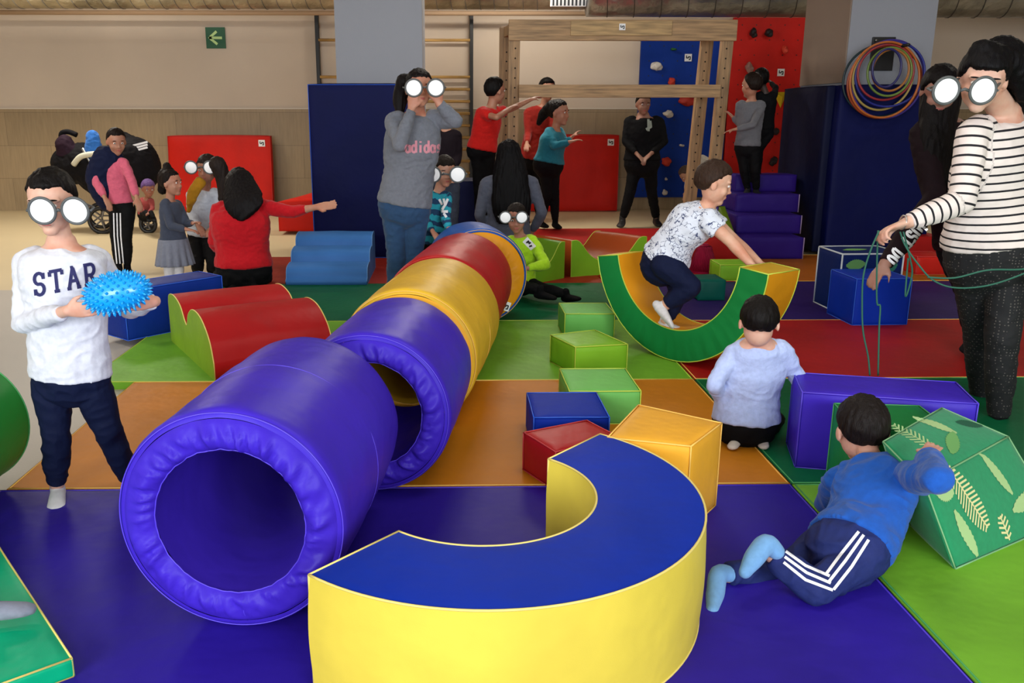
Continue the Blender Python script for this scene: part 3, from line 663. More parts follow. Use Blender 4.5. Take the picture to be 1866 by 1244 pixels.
M_wblue = vin('climb_panel_blue', (14, 54, 150), .55); M_wred = vin('climb_panel_red', (214, 40, 34), .55)
def panel(label, x0, x1, z0, z1, m):
    t = thing('climbing_wall', ((x0+x1)/2, 12.9, z0), label, 'climbing wall')
    plain_box('panel', box8((x0+x1)/2, 12.92, z0, x1-x0, .06, z1-z0), m, t, .004)
    hv = []; hf = []
    for i in range(int((x1-x0)/.2)):
        for k in range(int((z1-z0)/.2)):
            p = V3((x0+.12+i*.2, 12.888, z0+.1+k*.2)); v, f = tube_mesh([p, p+V3((0, .004, 0))], .009, n=8); q_ = len(hv); hv += v; hf += [[j+q_ for j in g] for g in f]
    build('bolt_holes', hv, hf, M_black, t, False)['kind'] = 'stuff'
    return t
pbw = panel('blue climbing panel with holds on the back wall right of the wooden frame', 2.69, 3.95, .14, 2.36, M_wblue)
prw = panel('tall red climbing panel with holds behind the right pillar', 3.97, 5.10, .42, 2.62, M_wred)
p = at(1254, 105, 12.87); logo_plate(pbw, p, (1, 0, 0), (0, 0, 1), .10); p = at(1423, 132, 12.87); logo_plate(prw, p, (1, 0, 0), (0, 0, 1), .10)
def hold(x, y, w_, h_, c, what):
    p = at(x, y, 12.84); bm = bmesh.new(); ellipsoid(bm, V3((0, 0, 0)), w_/2, .06, h_/2, None, 3)
    for v in bm.verts:
        v.co += v.co.normalized()*(noise.noise(v.co*22+p)*.03); v.co.y = min(v.co.y, .045)
    for v in bm.verts: v.co += p
    o = from_bm('climbing_hold', bm, mat('hold_%d_%d_%d' % c, c, .6), None, True, loc=p); flag(o, what, 'climbing hold')
WH = (226, 222, 214); RDH = (220, 70, 50); BK = (34, 30, 34)
hold(1197, 121, .16, .12, WH, 'white lump hold high on the blue panel, left of its label')
hold(1224, 149, .09, .12, RDH, 'red hold on the blue panel just above the frame crossbeam')
hold(1218, 208, .13, .10, WH, 'white jagged hold on the blue panel beside the man in black')
hold(1252, 184, .24, .14, (186, 50, 34), 'wide dark red hold on the blue panel right under the crossbeam')
hold(1242, 265, .06, .04, WH, 'small white hold low on the blue panel')
hold(1214, 294, .13, .12, RDH, 'round red hold low on the blue panel')
hold(1211, 350, .07, .07, WH, 'small white round hold at the bottom of the blue panel')
hold(1227, 90, .07, .03, (50, 120, 60), 'small green hold near the top of the blue panel')
hold(1373, 60, .09, .12, BK, 'black hold at the top of the red panel, left of the pair'); hold(1401, 60, .10, .10, BK, 'black hold at the top of the red panel, right of the pair')
hold(1430, 90, .07, .10, RDH, 'small light red hold near the upper right of the red panel'); hold(1365, 123, .10, .14, (170, 130, 120), 'pinkish hold at the left of the red panel above the grey shirt child')
hold(1412, 240, .10, .10, BK, 'dark hold at the middle of the red panel beside the pillar pad'); hold(1409, 294, .11, .12, BK, 'dark hold near the bottom of the red panel')
hold(1214, 326, .04, .04, WH, 'tiny white hold just above the bottom hold of the blue panel')
c = at(1421, 181, 12.85); V = [c+V3(v) for v in ((-.10, 0, .10), (.10, 0, .10), (.02, 0, -.12), (0, -.10, .03))]
o = build('climbing_hold', V, [[0, 1, 3], [1, 2, 3], [2, 0, 3], [0, 2, 1]], mat('hold_yellow', (220, 200, 30), .6), None, False, loc=c); flag(o, 'yellow triangular hold on the red panel beside the pillar pad', 'climbing hold')

def duct(name, label, y, z, R, x0, x1, m, step, parts=True):
    t = thing(name, (x0, y, z), label, 'duct'); V = []; F = []; N_ = 36; n = int((x1-x0)/.1)
    rings = [[V3((x0+(x1-x0)*i/n, y+R*math.cos(k*2*math.pi/N_), z+R*math.sin(k*2*math.pi/N_))) for k in range(N_)] for i in range(n+1)]
    add_ring_loft(V, F, rings); build('pipe', V, F, m, t)
    tw = int((x1-x0)/step); pts = [V3((x0+(x1-x0)*i/(tw*24), y+(R+.003)*math.cos(i*2*math.pi/24), z+(R+.003)*math.sin(i*2*math.pi/24))) for i in range(tw*24+1)]
    tube('spiral_seam', pts, .006, M_metal if m != M_metal else mat('seam_dark', (90, 88, 84), .5, metal=.6), t, n=5); return t
dz = at(300, 16, 11.2).z
duct('air_duct', 'beige foil wrapped spiral air duct under the ceiling along the back wall', 11.2, dz+.22, .22, XL, 1.62, M_foil, .17)
dz2 = at(1250, 31, 10.9).z
duct('air_duct', 'larger shiny galvanised air duct under the ceiling above the wooden frame', 10.9, dz2+.33, .33, 1.62, XR, M_metal, .3)
gt = thing('duct_grille', (1.45, 10.95, dz), 'white slatted air grille in the duct above the wooden frame', 'grille')
gc = at(1037, 6, 10.9); plain_box('grille_frame', box8(gc.x, 10.98, gc.z-.03, .42, .06, .12), M_white, gt)
for i in range(9): plain_box('slat', box8(gc.x-.18+i*.045, 10.94, gc.z-.02, .02, .02, .1), M_black, gt, 0)
pz = at(700, 24, 12.6).z
tube('ceiling_pipe', [(XL, 12.6, pz), (3.3, 12.6, pz)], .03, mat('pipe_tan', (190, 160, 130), .6), None, n=12, loc=(0, 12.6, pz))
flag(bpy.data.objects['ceiling_pipe'], 'thin tan pipe running along the back wall below the ducts', 'pipe')
# exit sign
c = at(393, 69, YB-.02); es = thing('exit_sign', c, 'small green sign with a pale arrow pointing left on the back wall', 'sign')
plain_box('plate', box8(c.x, c.y, c.z-.14, .27, .012, .28), mat('sign_green', (10, 84, 50), .5), es, .002)
V, F = ribbons([[(-.09, 0), (.09, 0)], [(.02, .085), (-.085, 0), (.02, -.085)]], .034, lambda x, y: c+V3((x, -.009, y)), .02)
build('arrow', V, F, mat('sign_pale', (190, 224, 150), .6), es, False)
# hoops on the right pillar
hk = thing('hook_plate', at(1609, 72, 8.36)+V3((0, .01, 0)), 'black metal bracket on the pillar holding the hoops', 'hook')
hc = at(1609, 84, 8.54); plain_box('plate', box8(hc.x, 8.535, hc.z-.22, .215, .02, .30), M_black, hk)
for dx in (-.08, .08): tube('screw', [(hc.x+dx, 8.52, hc.z+.05), (hc.x+dx, 8.51, hc.z+.05)], .009, M_metal, hk, n=10)
tube('peg', [(hc.x+.02, 8.55, hc.z-.03), (hc.x+.02, 8.10, hc.z-.02)], .014, M_black, hk, n=10)
HOOPS = [(1607, 147, 71, 63, (16, 52, 60), 8.375, 'dark green'), (1612, 146, 64, 66, (206, 110, 40), 8.205, 'orange'), (1618, 145, 66, 68, (60, 40, 150), 8.30, 'purple'), (1609, 140, 55, 58, (196, 170, 90), 8.275, 'sand yellow'),
         (1622, 136, 62, 56, (34, 44, 150), 8.25, 'blue'), (1614, 132, 50, 48, (170, 44, 50), 8.225, 'red'), (1621, 131, 40, 42, (120, 150, 60), 8.20, 'lime'), (1623, 128, 34, 36, (190, 120, 50), 8.175, 'small orange'), (1616, 124, 27, 33, (40, 40, 110), 8.15, 'small navy'),
         (1612, 150, 68, 63, (190, 80, 40), 8.35, 'rust orange')]
for i, (x, y, rx, ry, c_, Y, nm) in enumerate(HOOPS):
    c = at(x, y, Y); R_ = (rx+ry)/2/1600*(Y*.97); R_x = rx/1600*(Y*.97); R_y = ry/1600*(Y*.97)
    pts = [c+V3((R_x*math.cos(a), .01*math.sin(a+i), R_y*math.sin(a))) for a in [k*2*math.pi/72 for k in range(72)]]
    o = tube('hula_hoop', pts, .0105, mat('hoop_%d' % i, tuple(int(v*.82) for v in c_), .4), None, True, 10, loc=c)
    flag(o, '%s plastic hoop hanging in the bunch on the right pillar' % nm, 'hoop')


# ------------------------------------------------------------------ people
def M_skin(c=(206, 158, 132)): return mat('skin_%d_%d_%d' % c, c, .55, 'skin')
def M_hair(c=(26, 18, 16)): return mat('hair_%d_%d_%d' % c, c, .5, 'hair')
def cloth(n, c, r=.8, b=.35): return mat(n, c, r, 'cloth', bump=b)
def loft(bm, pts, rad, side=None, n=20, cap=True, flat=(False, False), sub=4):
    """closed tapering body through pts; rad = r or (r_side, r_depth); rounded ends unless flat"""
    pts = [V3(p) for p in pts]; rad = [(r, r) if not isinstance(r, (tuple, list)) else r for r in rad]
    sides = side if isinstance(side, (list, tuple)) else [side]*len(pts)
    P = []; R = []; Sd = []
    m = len(pts)
    for i in range(m-1):
        for k in range(sub):
            t = k/sub
            if m > 2:
                p0 = pts[max(0, i-1)]; p1 = pts[i]; p2 = pts[i+1]; p3 = pts[min(m-1, i+2)]
                p = .5*((2*p1)+(p2-p0)*t+(2*p0-5*p1+4*p2-p3)*t*t+(3*p1-p0-3*p2+p3)*t**3)
            else: p = pts[i].lerp(pts[i+1], t)
            tt = t*t*(3-2*t); P.append(p); R.append(tuple(rad[i][j]*(1-tt)+rad[i+1][j]*tt for j in (0, 1)))
            Sd.append(sides[i].lerp(sides[i+1], t) if sides[i] is not None else None)
    P.append(pts[-1]); R.append(rad[-1]); Sd.append(sides[-1])
    if not flat[0]:
        t = (P[0]-P[1]).normalized(); r = min(R[0]); b0, r0, s0 = P[0], R[0], Sd[0]
        for a in (30, 60, 82):
            P.insert(0, b0+t*r*math.sin(math.radians(a))); R.insert(0, (r0[0]*math.cos(math.radians(a)), r0[1]*math.cos(math.radians(a)))); Sd.insert(0, s0)
    if not flat[1]:
        t = (P[-1]-P[-2]).normalized(); b0, r0, s0 = P[-1], R[-1], Sd[-1]; r = min(r0)
        for a in (30, 60, 82):
            P.append(b0+t*r*math.sin(math.radians(a))); R.append((r0[0]*math.cos(math.radians(a)), r0[1]*math.cos(math.radians(a)))); Sd.append(s0)
    V = []; F = []; rings = []; s = V3((.17, .23, .95))
    for i, p in enumerate(P):
        a = P[max(0, i-1)]; c = P[min(len(P)-1, i+1)]; t, s2, u = frame(c-a, Sd[i] if Sd[i] is not None else s)
        if Sd[i] is None: s = s2
        rings.append([p+s2*math.cos(2*math.pi*k/n)*R[i][0]+u*math.sin(2*math.pi*k/n)*R[i][1] for k in range(n)])
    add_ring_loft(V, F, rings); vs = [bm.verts.new(v) for v in V]
    for f in F: bm.faces.new([vs[i] for i in f])
def fuse(name, bm, m, parent, voxel, smooth=3, wrinkle=0, wf=14, wdir=None, strands=0):
    """weld overlapping closed pieces into one continuous skin"""
    bmesh.ops.recalc_face_normals(bm, faces=bm.faces)
    o = from_bm(name, bm, m, parent)
    a = o.modifiers.new('r', 'REMESH'); a.mode = 'VOXEL'; a.voxel_size = voxel; a.adaptivity = 0
    b = o.modifiers.new('s', 'SMOOTH'); b.factor = .5; b.iterations = smooth
    bpy.context.view_layer.update(); dg = bpy.context.evaluated_depsgraph_get()
    me = bpy.data.meshes.new_from_object(o.evaluated_get(dg)); old = o.data; o.modifiers.clear(); o.data = me; me.name = name
    bpy.data.meshes.remove(old)
    if not me.materials: me.materials.append(m)
    me.polygons.foreach_set('use_smooth', [True]*len(me.polygons))
    if wrinkle or strands:
        off = origin_of(o); N = [v.normal.copy() for v in me.vertices]
        for v, nn in zip(me.vertices, N):
            p = v.co+off
            if wrinkle:
                q = p*wf*1.15; q = V3((q.x+.6*noise.noise(p*7), q.y, q.z*1.5+1.2*noise.noise(p*5+V3((3, 1, 2)))))
                d = (1-abs(noise.noise(q))*2.2)*.6+noise.noise(q*.45)*.9
                v.co += nn*wrinkle*1.5*d
            if strands: v.co += nn*strands*noise.noise(V3((p.x*90, p.y*90, p.z*9)))
    return o
def make_head(bm, c, f, up, H, hair_only=False):
    f = V3(f).normalized(); up = V3(up); r = f.cross(up).normalized(); up = r.cross(f).normalized()
    M = Matrix((r, f, up)).transposed()
    def L(x, y, z): return c+M @ V3((x*H, y*H, z*H))
    if bm is not None:
        E_ = lambda x, y, z, a, b, d: ellipsoid(bm, L(x, y, z), a*H, b*H, d*H, M)
        E_(0, -.03, .12, .335, .405, .375); E_(0, .07, -.12, .275, .295, .33); E_(0, .22, -.38, .12, .12, .095); E_(0, .06, -.28, .20, .22, .16)
        for s in (-1, 1):
            E_(s*.15, .23, -.13, .11, .10, .12); E_(s*.345, -.03, -.05, .035, .075, .11); E_(s*.05, .375, -.135, .04, .05, .035); E_(s*.14, .30, .10, .11, .06, .04)
        E_(0, .37, -.05, .035, .05, .12); E_(0, .405, -.12, .042, .055, .045); E_(0, .335, -.245, .10, .035, .03); E_(0, .33, -.275, .085, .035, .03)
    return M, L
def hair_cap(bm, L, M, H, front=.42, side=-.15, back=-.62, thick=1.065, fringe=0, shift=0):
    b2 = bmesh.new(); bmesh.ops.create_icosphere(b2, subdivisions=5, radius=1)
    for v in b2.verts:
        d = v.co.normalized(); y = d.y
        h = side+(front-side)*max(0, min(1, (y-.05)/.55)) if y > .05 else side+(min(back, -.86)-side)*max(0, min(1, (.05-y)/.40))
        if fringe and y > .3: h -= fringe*(.6+.5*noise.noise(V3((d.x*5+shift, 1, 2))))
        h += .05*noise.noise(V3((d.x*6, d.y*6, 0)))
        k = max(0, min(1, (d.z-h+.04)/.20)); k = k*k*(3-2*k)
        t = .90+(thick-.90)*k+.035*k*noise.noise(d*4+V3((shift, 0, 0)))
        v.co = L(d.x*.335*t, -.03+d.y*.405*t, .12+d.z*.385*t*(1.02 if d.z > 0 else 1))
    me = bpy.data.meshes.new('tmp'); b2.to_mesh(me); b2.free(); bm.from_mesh(me); bpy.data.meshes.remove(me)
def hand(bm, w, d, nrm, k, curl=.5, th=1, spread=.1, fc=None):
    """palm + five separate fingers; nrm = direction the palm faces; th=+1/-1 side of the thumb"""
    d = V3(d).normalized(); nrm = V3(nrm); nrm = (nrm-d*nrm.dot(d)).normalized(); s = nrm.cross(d)*th
    loft(bm, [w-d*.015*k, w+d*.03*k, w+d*.062*k, w+d*.088*k], [(.026*k, .021*k), (.035*k, .017*k), (.041*k, .014*k), (.039*k, .011*k)], s, 16, sub=2)
    for i, (o, l, a0) in enumerate(((.030, .92, .0), (.0105, 1.03, .05), (-.0105, .96, .1), (-.030, .78, .16))):
        a = curl*.35+a0*.6; p = w+d*.084*k+s*o*k; P = [p-d*.012*k]; r = [.0088*k]; q = p; P.append(p); r.append(.0088*k)
        for j, (seg, rr) in enumerate(((.040, .0083), (.026, .0076), (.021, .0062))):
            dd = d*math.cos(a)+nrm*math.sin(a)+s*spread*o*12; dd.normalize(); q = q+dd*seg*l*k; P.append(q); r.append(rr*k); a += curl*(1.0 if j == 0 else .85)+.06
        loft(bm, P, r, None, 10, sub=2)
    b = w+d*.022*k+s*.024*k; t1 = (d*.62+s*.70+nrm*.32).normalized(); t2 = (d*.85+s*.22+nrm*(.35+curl*.5)).normalized()
    loft(bm, [b-t1*.008*k, b+t1*.034*k, b+t1*.034*k+t2*.028*k, b+t1*.034*k+t2*.028*k+(t2+nrm*.3).normalized()*.020*k], [.0145*k, .0108*k, .0092*k, .007*k], None, 10, sub=2)
def foot(bm, ankle, toe, k, infl=0, up=None):
    up = V3((0, 0, 1)) if up is None else V3(up).normalized()
    d = (toe-ankle); d = d-up*d.dot(up); d.normalize(); low = min(.055*k, .055*k); sd = d.cross(up)
    a0 = ankle-up*.045*k; L_ = .175*k
    loft(bm, [a0-d*.045*k, a0+d*.02*k, a0+d*.09*k-up*.008*k, a0+d*(L_-.03*k)-up*.014*k, a0+d*L_-up*.018*k],
         [(.030*k+infl, .030*k+infl), (.036*k+infl, .036*k+infl), (.040*k+infl, .028*k+infl), (.043*k+infl, .018*k+infl), (.030*k+infl, .012*k+infl)], sd, 18, sub=3)
    loft(bm, [a0-d*.012*k, ankle+up*.03*k], [.036*k+infl, .033*k+infl], None, 14)
def glasses(parent, c1, c2, f, R, hc, H, arms=True):
    """big round toy spectacles: dark rims, white lenses, bridge and side arms"""
    f = V3(f).normalized(); x = (c2-c1).normalized(); z = x.cross(f).normalized()
    if z.z < 0: z = -z
    V = []; F = []
    for c in (c1, c2):
        v, q = tube_mesh([c+x*math.cos(a)*R*1.08+z*math.sin(a)*R*1.08 for a in [k*2*math.pi/48 for k in range(48)]], R*.125, True, 10); b = len(V); V += v; F += [[i+b for i in w_] for w_ in q]
    m_ = (c1+c2)/2
    v, q = tube_mesh([c1+x*R*1.2, m_+z*R*.12+f*.002, c2-x*R*1.2], R*.13, False, 8); b = len(V); V += v; F += [[i+b for i in w_] for w_ in q]
    if arms:
        for c, sg in ((c1, -1), (c2, 1)):
            e_ = c+x*sg*R*1.25; back = hc+x*sg*H*.36*1.02-f*H*.05
            v, q = tube_mesh([e_, e_-f*H*.12+x*sg*R*.1+z*.004, back+z*H*.02, back-f*H*.10-z*H*.04], R*.10, False, 8); b = len(V); V += v; F += [[i+b for i in w_] for w_ in q]
    g = build('glasses', V, F, mat('glasses_rim', (78, 80, 80), .5), parent)
    for c in (c1, c2):
        V = []; F = []
        def fn(u, v): return c+(x*math.cos(u*2*math.pi)+z*math.sin(u*2*math.pi))*R*v+f*R*.18*(1-v*v)+f*.001
        grid(V, F, fn, 40, 6)
        build('lens', V, F, mat('lens_white', (255, 255, 255), .5, spec=.3), g)
def person(label, J, Y, k, f, hair, top, bottom, skin=(200, 150, 124), up=(0, 0, 1), H=None, sw=None, style='short', hairpath=None, hem=1.0,
           sleeve=.92, leg=.93, shoes=None, socks=None, hands=None, voxel=.008, gl=None, wrinkle=.004, wide=1.0, skirt=None, band=False, hk={}, toes_up=None, seat=False, neckopen=.0, group=None, depth=.60, fat=1.0, headup=None, face=True, footk=1, feetp=None):
    """J: joint -> (x, y) or (x, y, Y) picture bearings plus distance, or a world Vector"""
    def j(n):
        v = J[n]
        return v if isinstance(v, Vector) else at(v[0], v[1], v[2] if len(v) > 2 else Y)
    P = {n: j(n) for n in J}; feet = [P[n].z for n in P if n[0] in 'at' and n != 'arm']
    t = thing('person', (P['pel'].x, P['pel'].y, 0), label, 'person', group)
    H = H or (.225 if k > .85 else .20); kk = k
    hd, nk, ch, pl = P['head'], P['neck'], P['chest'], P['pel']; sL, sR = P['sL'], P['sR']
    shd = (sR-sL); SW = sw or shd.length; sh = shd.normalized()
    hv = (P['hR']-P['hL']); hp = hv.normalized() if hv.length > 1e-3 else sh
    tz = (nk-pl).normalized()
    # keep side axes perpendicular to trunk
    sh = (sh-tz*sh.dot(tz)).normalized(); hp = (hp-tz*hp.dot(tz)).normalized()
    if 'waist' in P: wa = P['waist']
    else: wa = pl.lerp(ch, .45)
    wide_ = wide
    tp_ = [pl, wa, ch, ch.lerp(nk, .62), nk]; sx = [hp, hp.lerp(sh, .5), sh, sh, sh]
    rx = [SW*.47*wide_, SW*.43*wide_, SW*.48*wide_, SW*.46, SW*.20]
    tr_ = [(r_, r_*depth*(1.12 if i == 0 else 1)) for i, r_ in enumerate(rx)]; tr_[3] = (rx[3], SW*.26); tr_[4] = (SW*.19, SW*.17)
    ua, fa, wr_ = .042*kk*fat, .034*kk*fat, .024*kk*fat; thg, kn, cf, an = .078*kk*fat, .052*kk*fat, .048*kk*fat, .033*kk*fat
    bm = bmesh.new(); M, L = make_head(bm, hd, f, headup or up, H)
    loft(bm, [nk-(hd-nk)*.15, hd-(hd-nk).normalized()*H*.25], [.052*kk+.004, .048*kk+.004], None, 16)
    loft(bm, tp_, tr_, sx, 24)
    for sN, eN, wN in (('sL', 'eL', 'wL'), ('sR', 'eR', 'wR')):
        s_, e_, w_ = P[sN], P[eN], P[wN]; loft(bm, [s_, e_], [ua, fa*1.02], None, 14); loft(bm, [e_, e_.lerp(w_, .3), w_], [fa, fa*1.04, wr_], None, 14)
    for sN, (hd_, hn, cu, th) in (hands or {}).items():
        w_ = P['w'+sN]; hand(bm, w_, V3(hd_) if hd_ is not None else (w_-P['e'+sN]), hn, kk, cu, th)
    for sN in 'LR':
        if 'w'+sN in P and (not hands or sN not in hands):
            w_ = P['w'+sN]; hand(bm, w_, w_-P['e'+sN], V3((0, 0, -1)) if abs((w_-P['e'+sN]).normalized().z) < .8 else V3((0, 1, 0)), kk, .4, 1 if sN == 'L' else -1)
    for q in 'LR':
        h_, n_, a_ = P['h'+q], P['k'+q], P['a'+q]; loft(bm, [h_, n_], [thg, kn], None, 16); loft(bm, [n_, n_.lerp(a_, .3), a_], [kn, cf*1.06, an], None, 14)
        if not (shoes or socks): foot(bm, a_, P['t'+q], kk, 0, (toes_up or {}).get(q))
    body = fuse('body', bm, M_skin(skin), t, voxel, 2)
    # face
    if face:
        for s in (-1, 1):
            ebm = bmesh.new(); ellipsoid(ebm, L(s*.14, .325, .015), .05*H, .035*H, .034*H, M, 2); eye = from_bm('eye', ebm, mat('eye_white', (226, 222, 216), .3), t)
            ebm = bmesh.new(); ellipsoid(ebm, L(s*.14, .348, .015), .024*H, .018*H, .026*H, M, 2); from_bm('iris', ebm, mat('iris_dark', (44, 26, 16), .25), eye)
            ebm = bmesh.new(); ellipsoid(ebm, L(s*.145, .35, .105), .075*H, .022*H, .014*H, M, 2); from_bm('eyebrow', ebm, M_hair(tuple(hair)), t)
        ebm = bmesh.new(); ellipsoid(ebm, L(0, .352, -.243), .085*H, .026*H, .016*H, M, 2); ellipsoid(ebm, L(0, .350, -.272), .072*H, .026*H, .018*H, M, 2)
        from_bm('lips', ebm, mat('lips', (172, 92, 84), .45), t)
    # hair
    bm = bmesh.new(); hair_cap(bm, L, M, H, **hk)
    if hairpath:
        for pts, rr in hairpath: loft(bm, [p if isinstance(p, Vector) else at(*p) for p in pts], rr, sh, 24)
    fuse('hair', bm, M_hair(tuple(hair)), t, min(voxel, .007), 1, 0, strands=.004 if not hairpath else .006)
    # top
    I = .010*max(k, .7); bm = bmesh.new(); he = hem
    hp0 = pl+(pl-wa).normalized()*(he-1)*.5*SW if he > 1 else pl.lerp(wa, (1-he))
    tp2 = [hp0, wa, ch, ch.lerp(nk, .62), nk.lerp(ch, .10)]; tr2 = [(tr_[0][0]+I*1.8, tr_[0][1]+I*2.4)]+[(a+I*1.5, b+I*1.5) for a, b in tr_[1:4]]+[(SW*.23, SW*.20)]
    loft(bm, tp2, tr2, sx, 28, flat=(True, True))
    segs = []
    for sN, eN, wN in (('sL', 'eL', 'wL'), ('sR', 'eR', 'wR')):
        s_, e_, w_ = P[sN], P[eN], P[wN]; s_i = s_.lerp(nk, .25)
        if sleeve > .5:
            q = (sleeve-.5)*2; loft(bm, [s_i, s_], [ua+I*1.6, ua+I*1.8], None, 16); loft(bm, [s_, e_], [ua+I*1.7, fa+I*1.5], None, 16)
            loft(bm, [e_, e_.lerp(w_, q*.5), e_.lerp(w_, q)], [fa+I*1.5, fa+I*1.1, wr_+I*.95], None, 16, flat=(False, True)); segs.append((s_, e_, e_.lerp(w_, q)))
        else:
            loft(bm, [s_i, s_], [ua+I*1.6, ua+I*1.8], None, 16); loft(bm, [s_, s_.lerp(e_, sleeve*2)], [ua+I*1.8, ua+I*1.9], None, 16, flat=(False, True)); segs.append((s_, s_.lerp(e_, sleeve*2), None))
    tm = top; topo = fuse('top', bm, tm, t, voxel, 4, wrinkle)
    if band:
        off = origin_of(topo); at_ = topo.data.attributes.new('band', 'FLOAT', 'POINT'); vals = []
        X = np.array([tuple(v.co+off) for v in topo.data.vertices])
        def sd(X, a, b):
            a = np.array(a); b = np.array(b); d = b-a; l = np.linalg.norm(d); u = np.clip((X-a)@d/(l*l), 0, 1); return np.linalg.norm(X-(a+u[:, None]*d), axis=1), ((X-a)@d/l)+1.0
        up_ = np.array(tz); base = (X-np.array(pl))@up_; best = base.copy(); dt, _ = sd(X, pl, ch.lerp(nk, .7)); dt = dt-SW*.40
        for sg in segs:
            a, b, c = sg; d1, l1 = sd(X, a, b); d1 = d1-ua; m_ = (d1 < dt); best[m_] = (l1[m_]*0.9+.003); dt2 = np.where(m_, d1, dt)
            if c is not None:
                d2, l2 = sd(X, b, c); d2 = d2-fa; m2 = d2 < dt2; best[m2] = (l2+(b-a).length*.9)[m2]; dt2 = np.where(m2, d2, dt2)
            dt = dt2
        at_.data.foreach_set('value', best.astype(np.float32))
    # bottom
    bm = bmesh.new(); J2 = .010*max(k, .7)
    hips = [pl+(pl-wa).normalized()*SW*.14, pl, pl.lerp(wa, .55)]
    loft(bm, hips, [(tr_[0][0]*1.0+J2, tr_[0][1]*1.0+J2*1.3), (tr_[0][0]+J2*.8, tr_[0][1]+J2), (tr_[0][0]*.94, tr_[0][1]*.94)], hp, 24)
    for q in 'LR':
        h_, n_, a_ = P['h'+q], P['k'+q], P['a'+q]
        loft(bm, [pl, h_], [thg*.9, thg+J2], None, 16); loft(bm, [h_, n_], [thg+J2, kn+J2*1.3], None, 18); ee = n_.lerp(a_, leg)
        loft(bm, [n_, n_.lerp(ee, .45), ee], [kn+J2*1.3, cf+J2*1.2, an+J2*1.1], None, 18, flat=(False, True))
    bot = fuse('trousers' if not skirt else 'tights', bm, bottom, t, voxel, 3, wrinkle)
    if skirt:
        m_, ln, fl = skirt; V = []; F = []; dn = (pl-wa).normalized()
        dn = V3((0, 0, -1))
        def fn(u, v):
            a = u*2*math.pi; r_ = (tr_[0][0]+.012)*(1+fl*v)*(1+.07*v*math.sin(a*14)); sy = hp.cross(V3((0, 0, 1))); sx_ = V3((hp.x, hp.y, 0)).normalized(); sy = V3((-sx_.y, sx_.x, 0))
            return pl.lerp(wa, .3)+dn*ln*v+sx_*math.cos(a)*r_+sy*math.sin(a)*r_*.85
        grid(V, F, fn, 140, 14); so = build('skirt', V, F, m_, t); md = so.modifiers.new('thick', 'SOLIDIFY'); md.thickness = .005
    if shoes or socks:
        for q in 'LR':
            bm = bmesh.new()
            if feetp: loft(bm, [at(*p_) for p_ in feetp[q][0]], feetp[q][1], None, 18)
            else: foot(bm, P['a'+q], P['t'+q], kk*footk, .006 if shoes else .0025, (toes_up or {}).get(q))
            fuse('shoe' if shoes else 'sock', bm, shoes or socks, t, min(voxel, .006), 2)
    if gl:
        c1, c2, Yg, R_ = gl[:4]; fv = gl[4] if len(gl) > 4 else f
        a = at(c1[0], c1[1], Yg); b = at(c2[0], c2[1], gl[5] if len(gl) > 5 else Yg); glasses(t, a, b, fv, R_, hd, H)
    return t, body, topo, bot, P
NAVY = cloth('navy_cloth', (14, 22, 52)); BLACKC = cloth('black_cloth', (10, 10, 13)); SOCKW = cloth('white_sock', (214, 212, 214), .85, .2)

# A: standing boy with the ball
t, body, topo, bot, P = person('boy standing at left in white STAR sweater, navy trousers and round glasses', dict(head=(95, 368, 2.84), neck=(112, 444, 2.87), chest=(118, 520, 2.86), pel=(128, 672, 2.87), waist=(122, 600, 2.86),
    sL=(178, 478, 2.93), sR=(50, 482, 2.88), eL=(236, 560, 3.02), eR=(42, 588, 2.84), wL=(280, 549, 2.68), wR=(124, 566, 2.66), hL=(162, 690, 2.87), hR=(94, 694, 2.88),
    kL=(196, 782, 2.89), kR=(103, 790, 2.86), aL=(236, 872, 2.99), aR=(104, 884, 2.90), tL=(250, 905, 2.82), tR=(98, 918, 2.76)), 2.86, .66, (.05, -1, -.14), (20, 14, 13),
    cloth('white_sweater', (216, 217, 226), .85, .25), NAVY, (214, 168, 146), H=.206, hem=1.12, voxel=.004, socks=SOCKW, gl=((77, 384), (137, 384), 2.71, .037), wrinkle=.0045, wide=1.0, sw=.262, fat=1.12,
    hands={'R': (V3((.93, -.25, .12)), V3((.25, .85, .15)), .35, -1), 'L': (V3((-.55, -.78, .1)), V3((-.7, .4, .0)), .5, 1)}, hk=dict(front=.40, side=-.2, back=-.6, fringe=.10), sleeve=.93, depth=.62)
decal('chest_lettering', word('STAR', (61, 540), (1, -.19), (-.10, -1), 31, 25, 40), 6.2, topo, mat('letter_navy', (30, 30, 84), .8), t)
# ball
bc = at(213, 534, 2.62); bt = thing('spiky_ball', bc, 'bright blue spiky rubber oval ball held by the boy in white', 'ball')
M_ball = mat('ball_blue', (20, 158, 232), .22, spec=.6); bx = V3((.97, 0, .22)).normalized(); bz = V3((-.22, 0, .97)).normalized(); by = bx.cross(bz)
def bp(u, v, k=1.0):
    th = math.pi*u; q = 2*math.pi*v; return bc+(bx*math.cos(th)*.098+bz*math.sin(th)*math.cos(q)*.058+by*math.sin(th)*math.sin(q)*.058)*k
V = []; F = []; grid(V, F, bp, 40, 48); build('ball_shell', V, F, M_ball, bt)
V = []; F = []; n_ = 230
for i in range(n_):
    z = 1-2*(i+.5)/n_; q = i*2.39996; r_ = math.sqrt(1-z*z); d = V3((z, r_*math.cos(q), r_*math.sin(q)))
    p = bc+bx*d.x*.098+bz*d.y*.058+by*d.z*.058; nn = (bx*d.x/.098+bz*d.y/.058+by*d.z/.058).normalized()
    v, f = tube_mesh([p-nn*.002, p+nn*.005, p+nn*.012], [.0052, .0038, .0012], False, 7); b = len(V); V += v; F += [[k_+b for k_ in g] for g in f]
build('spikes', V, F, M_ball, bt)['kind'] = 'stuff'

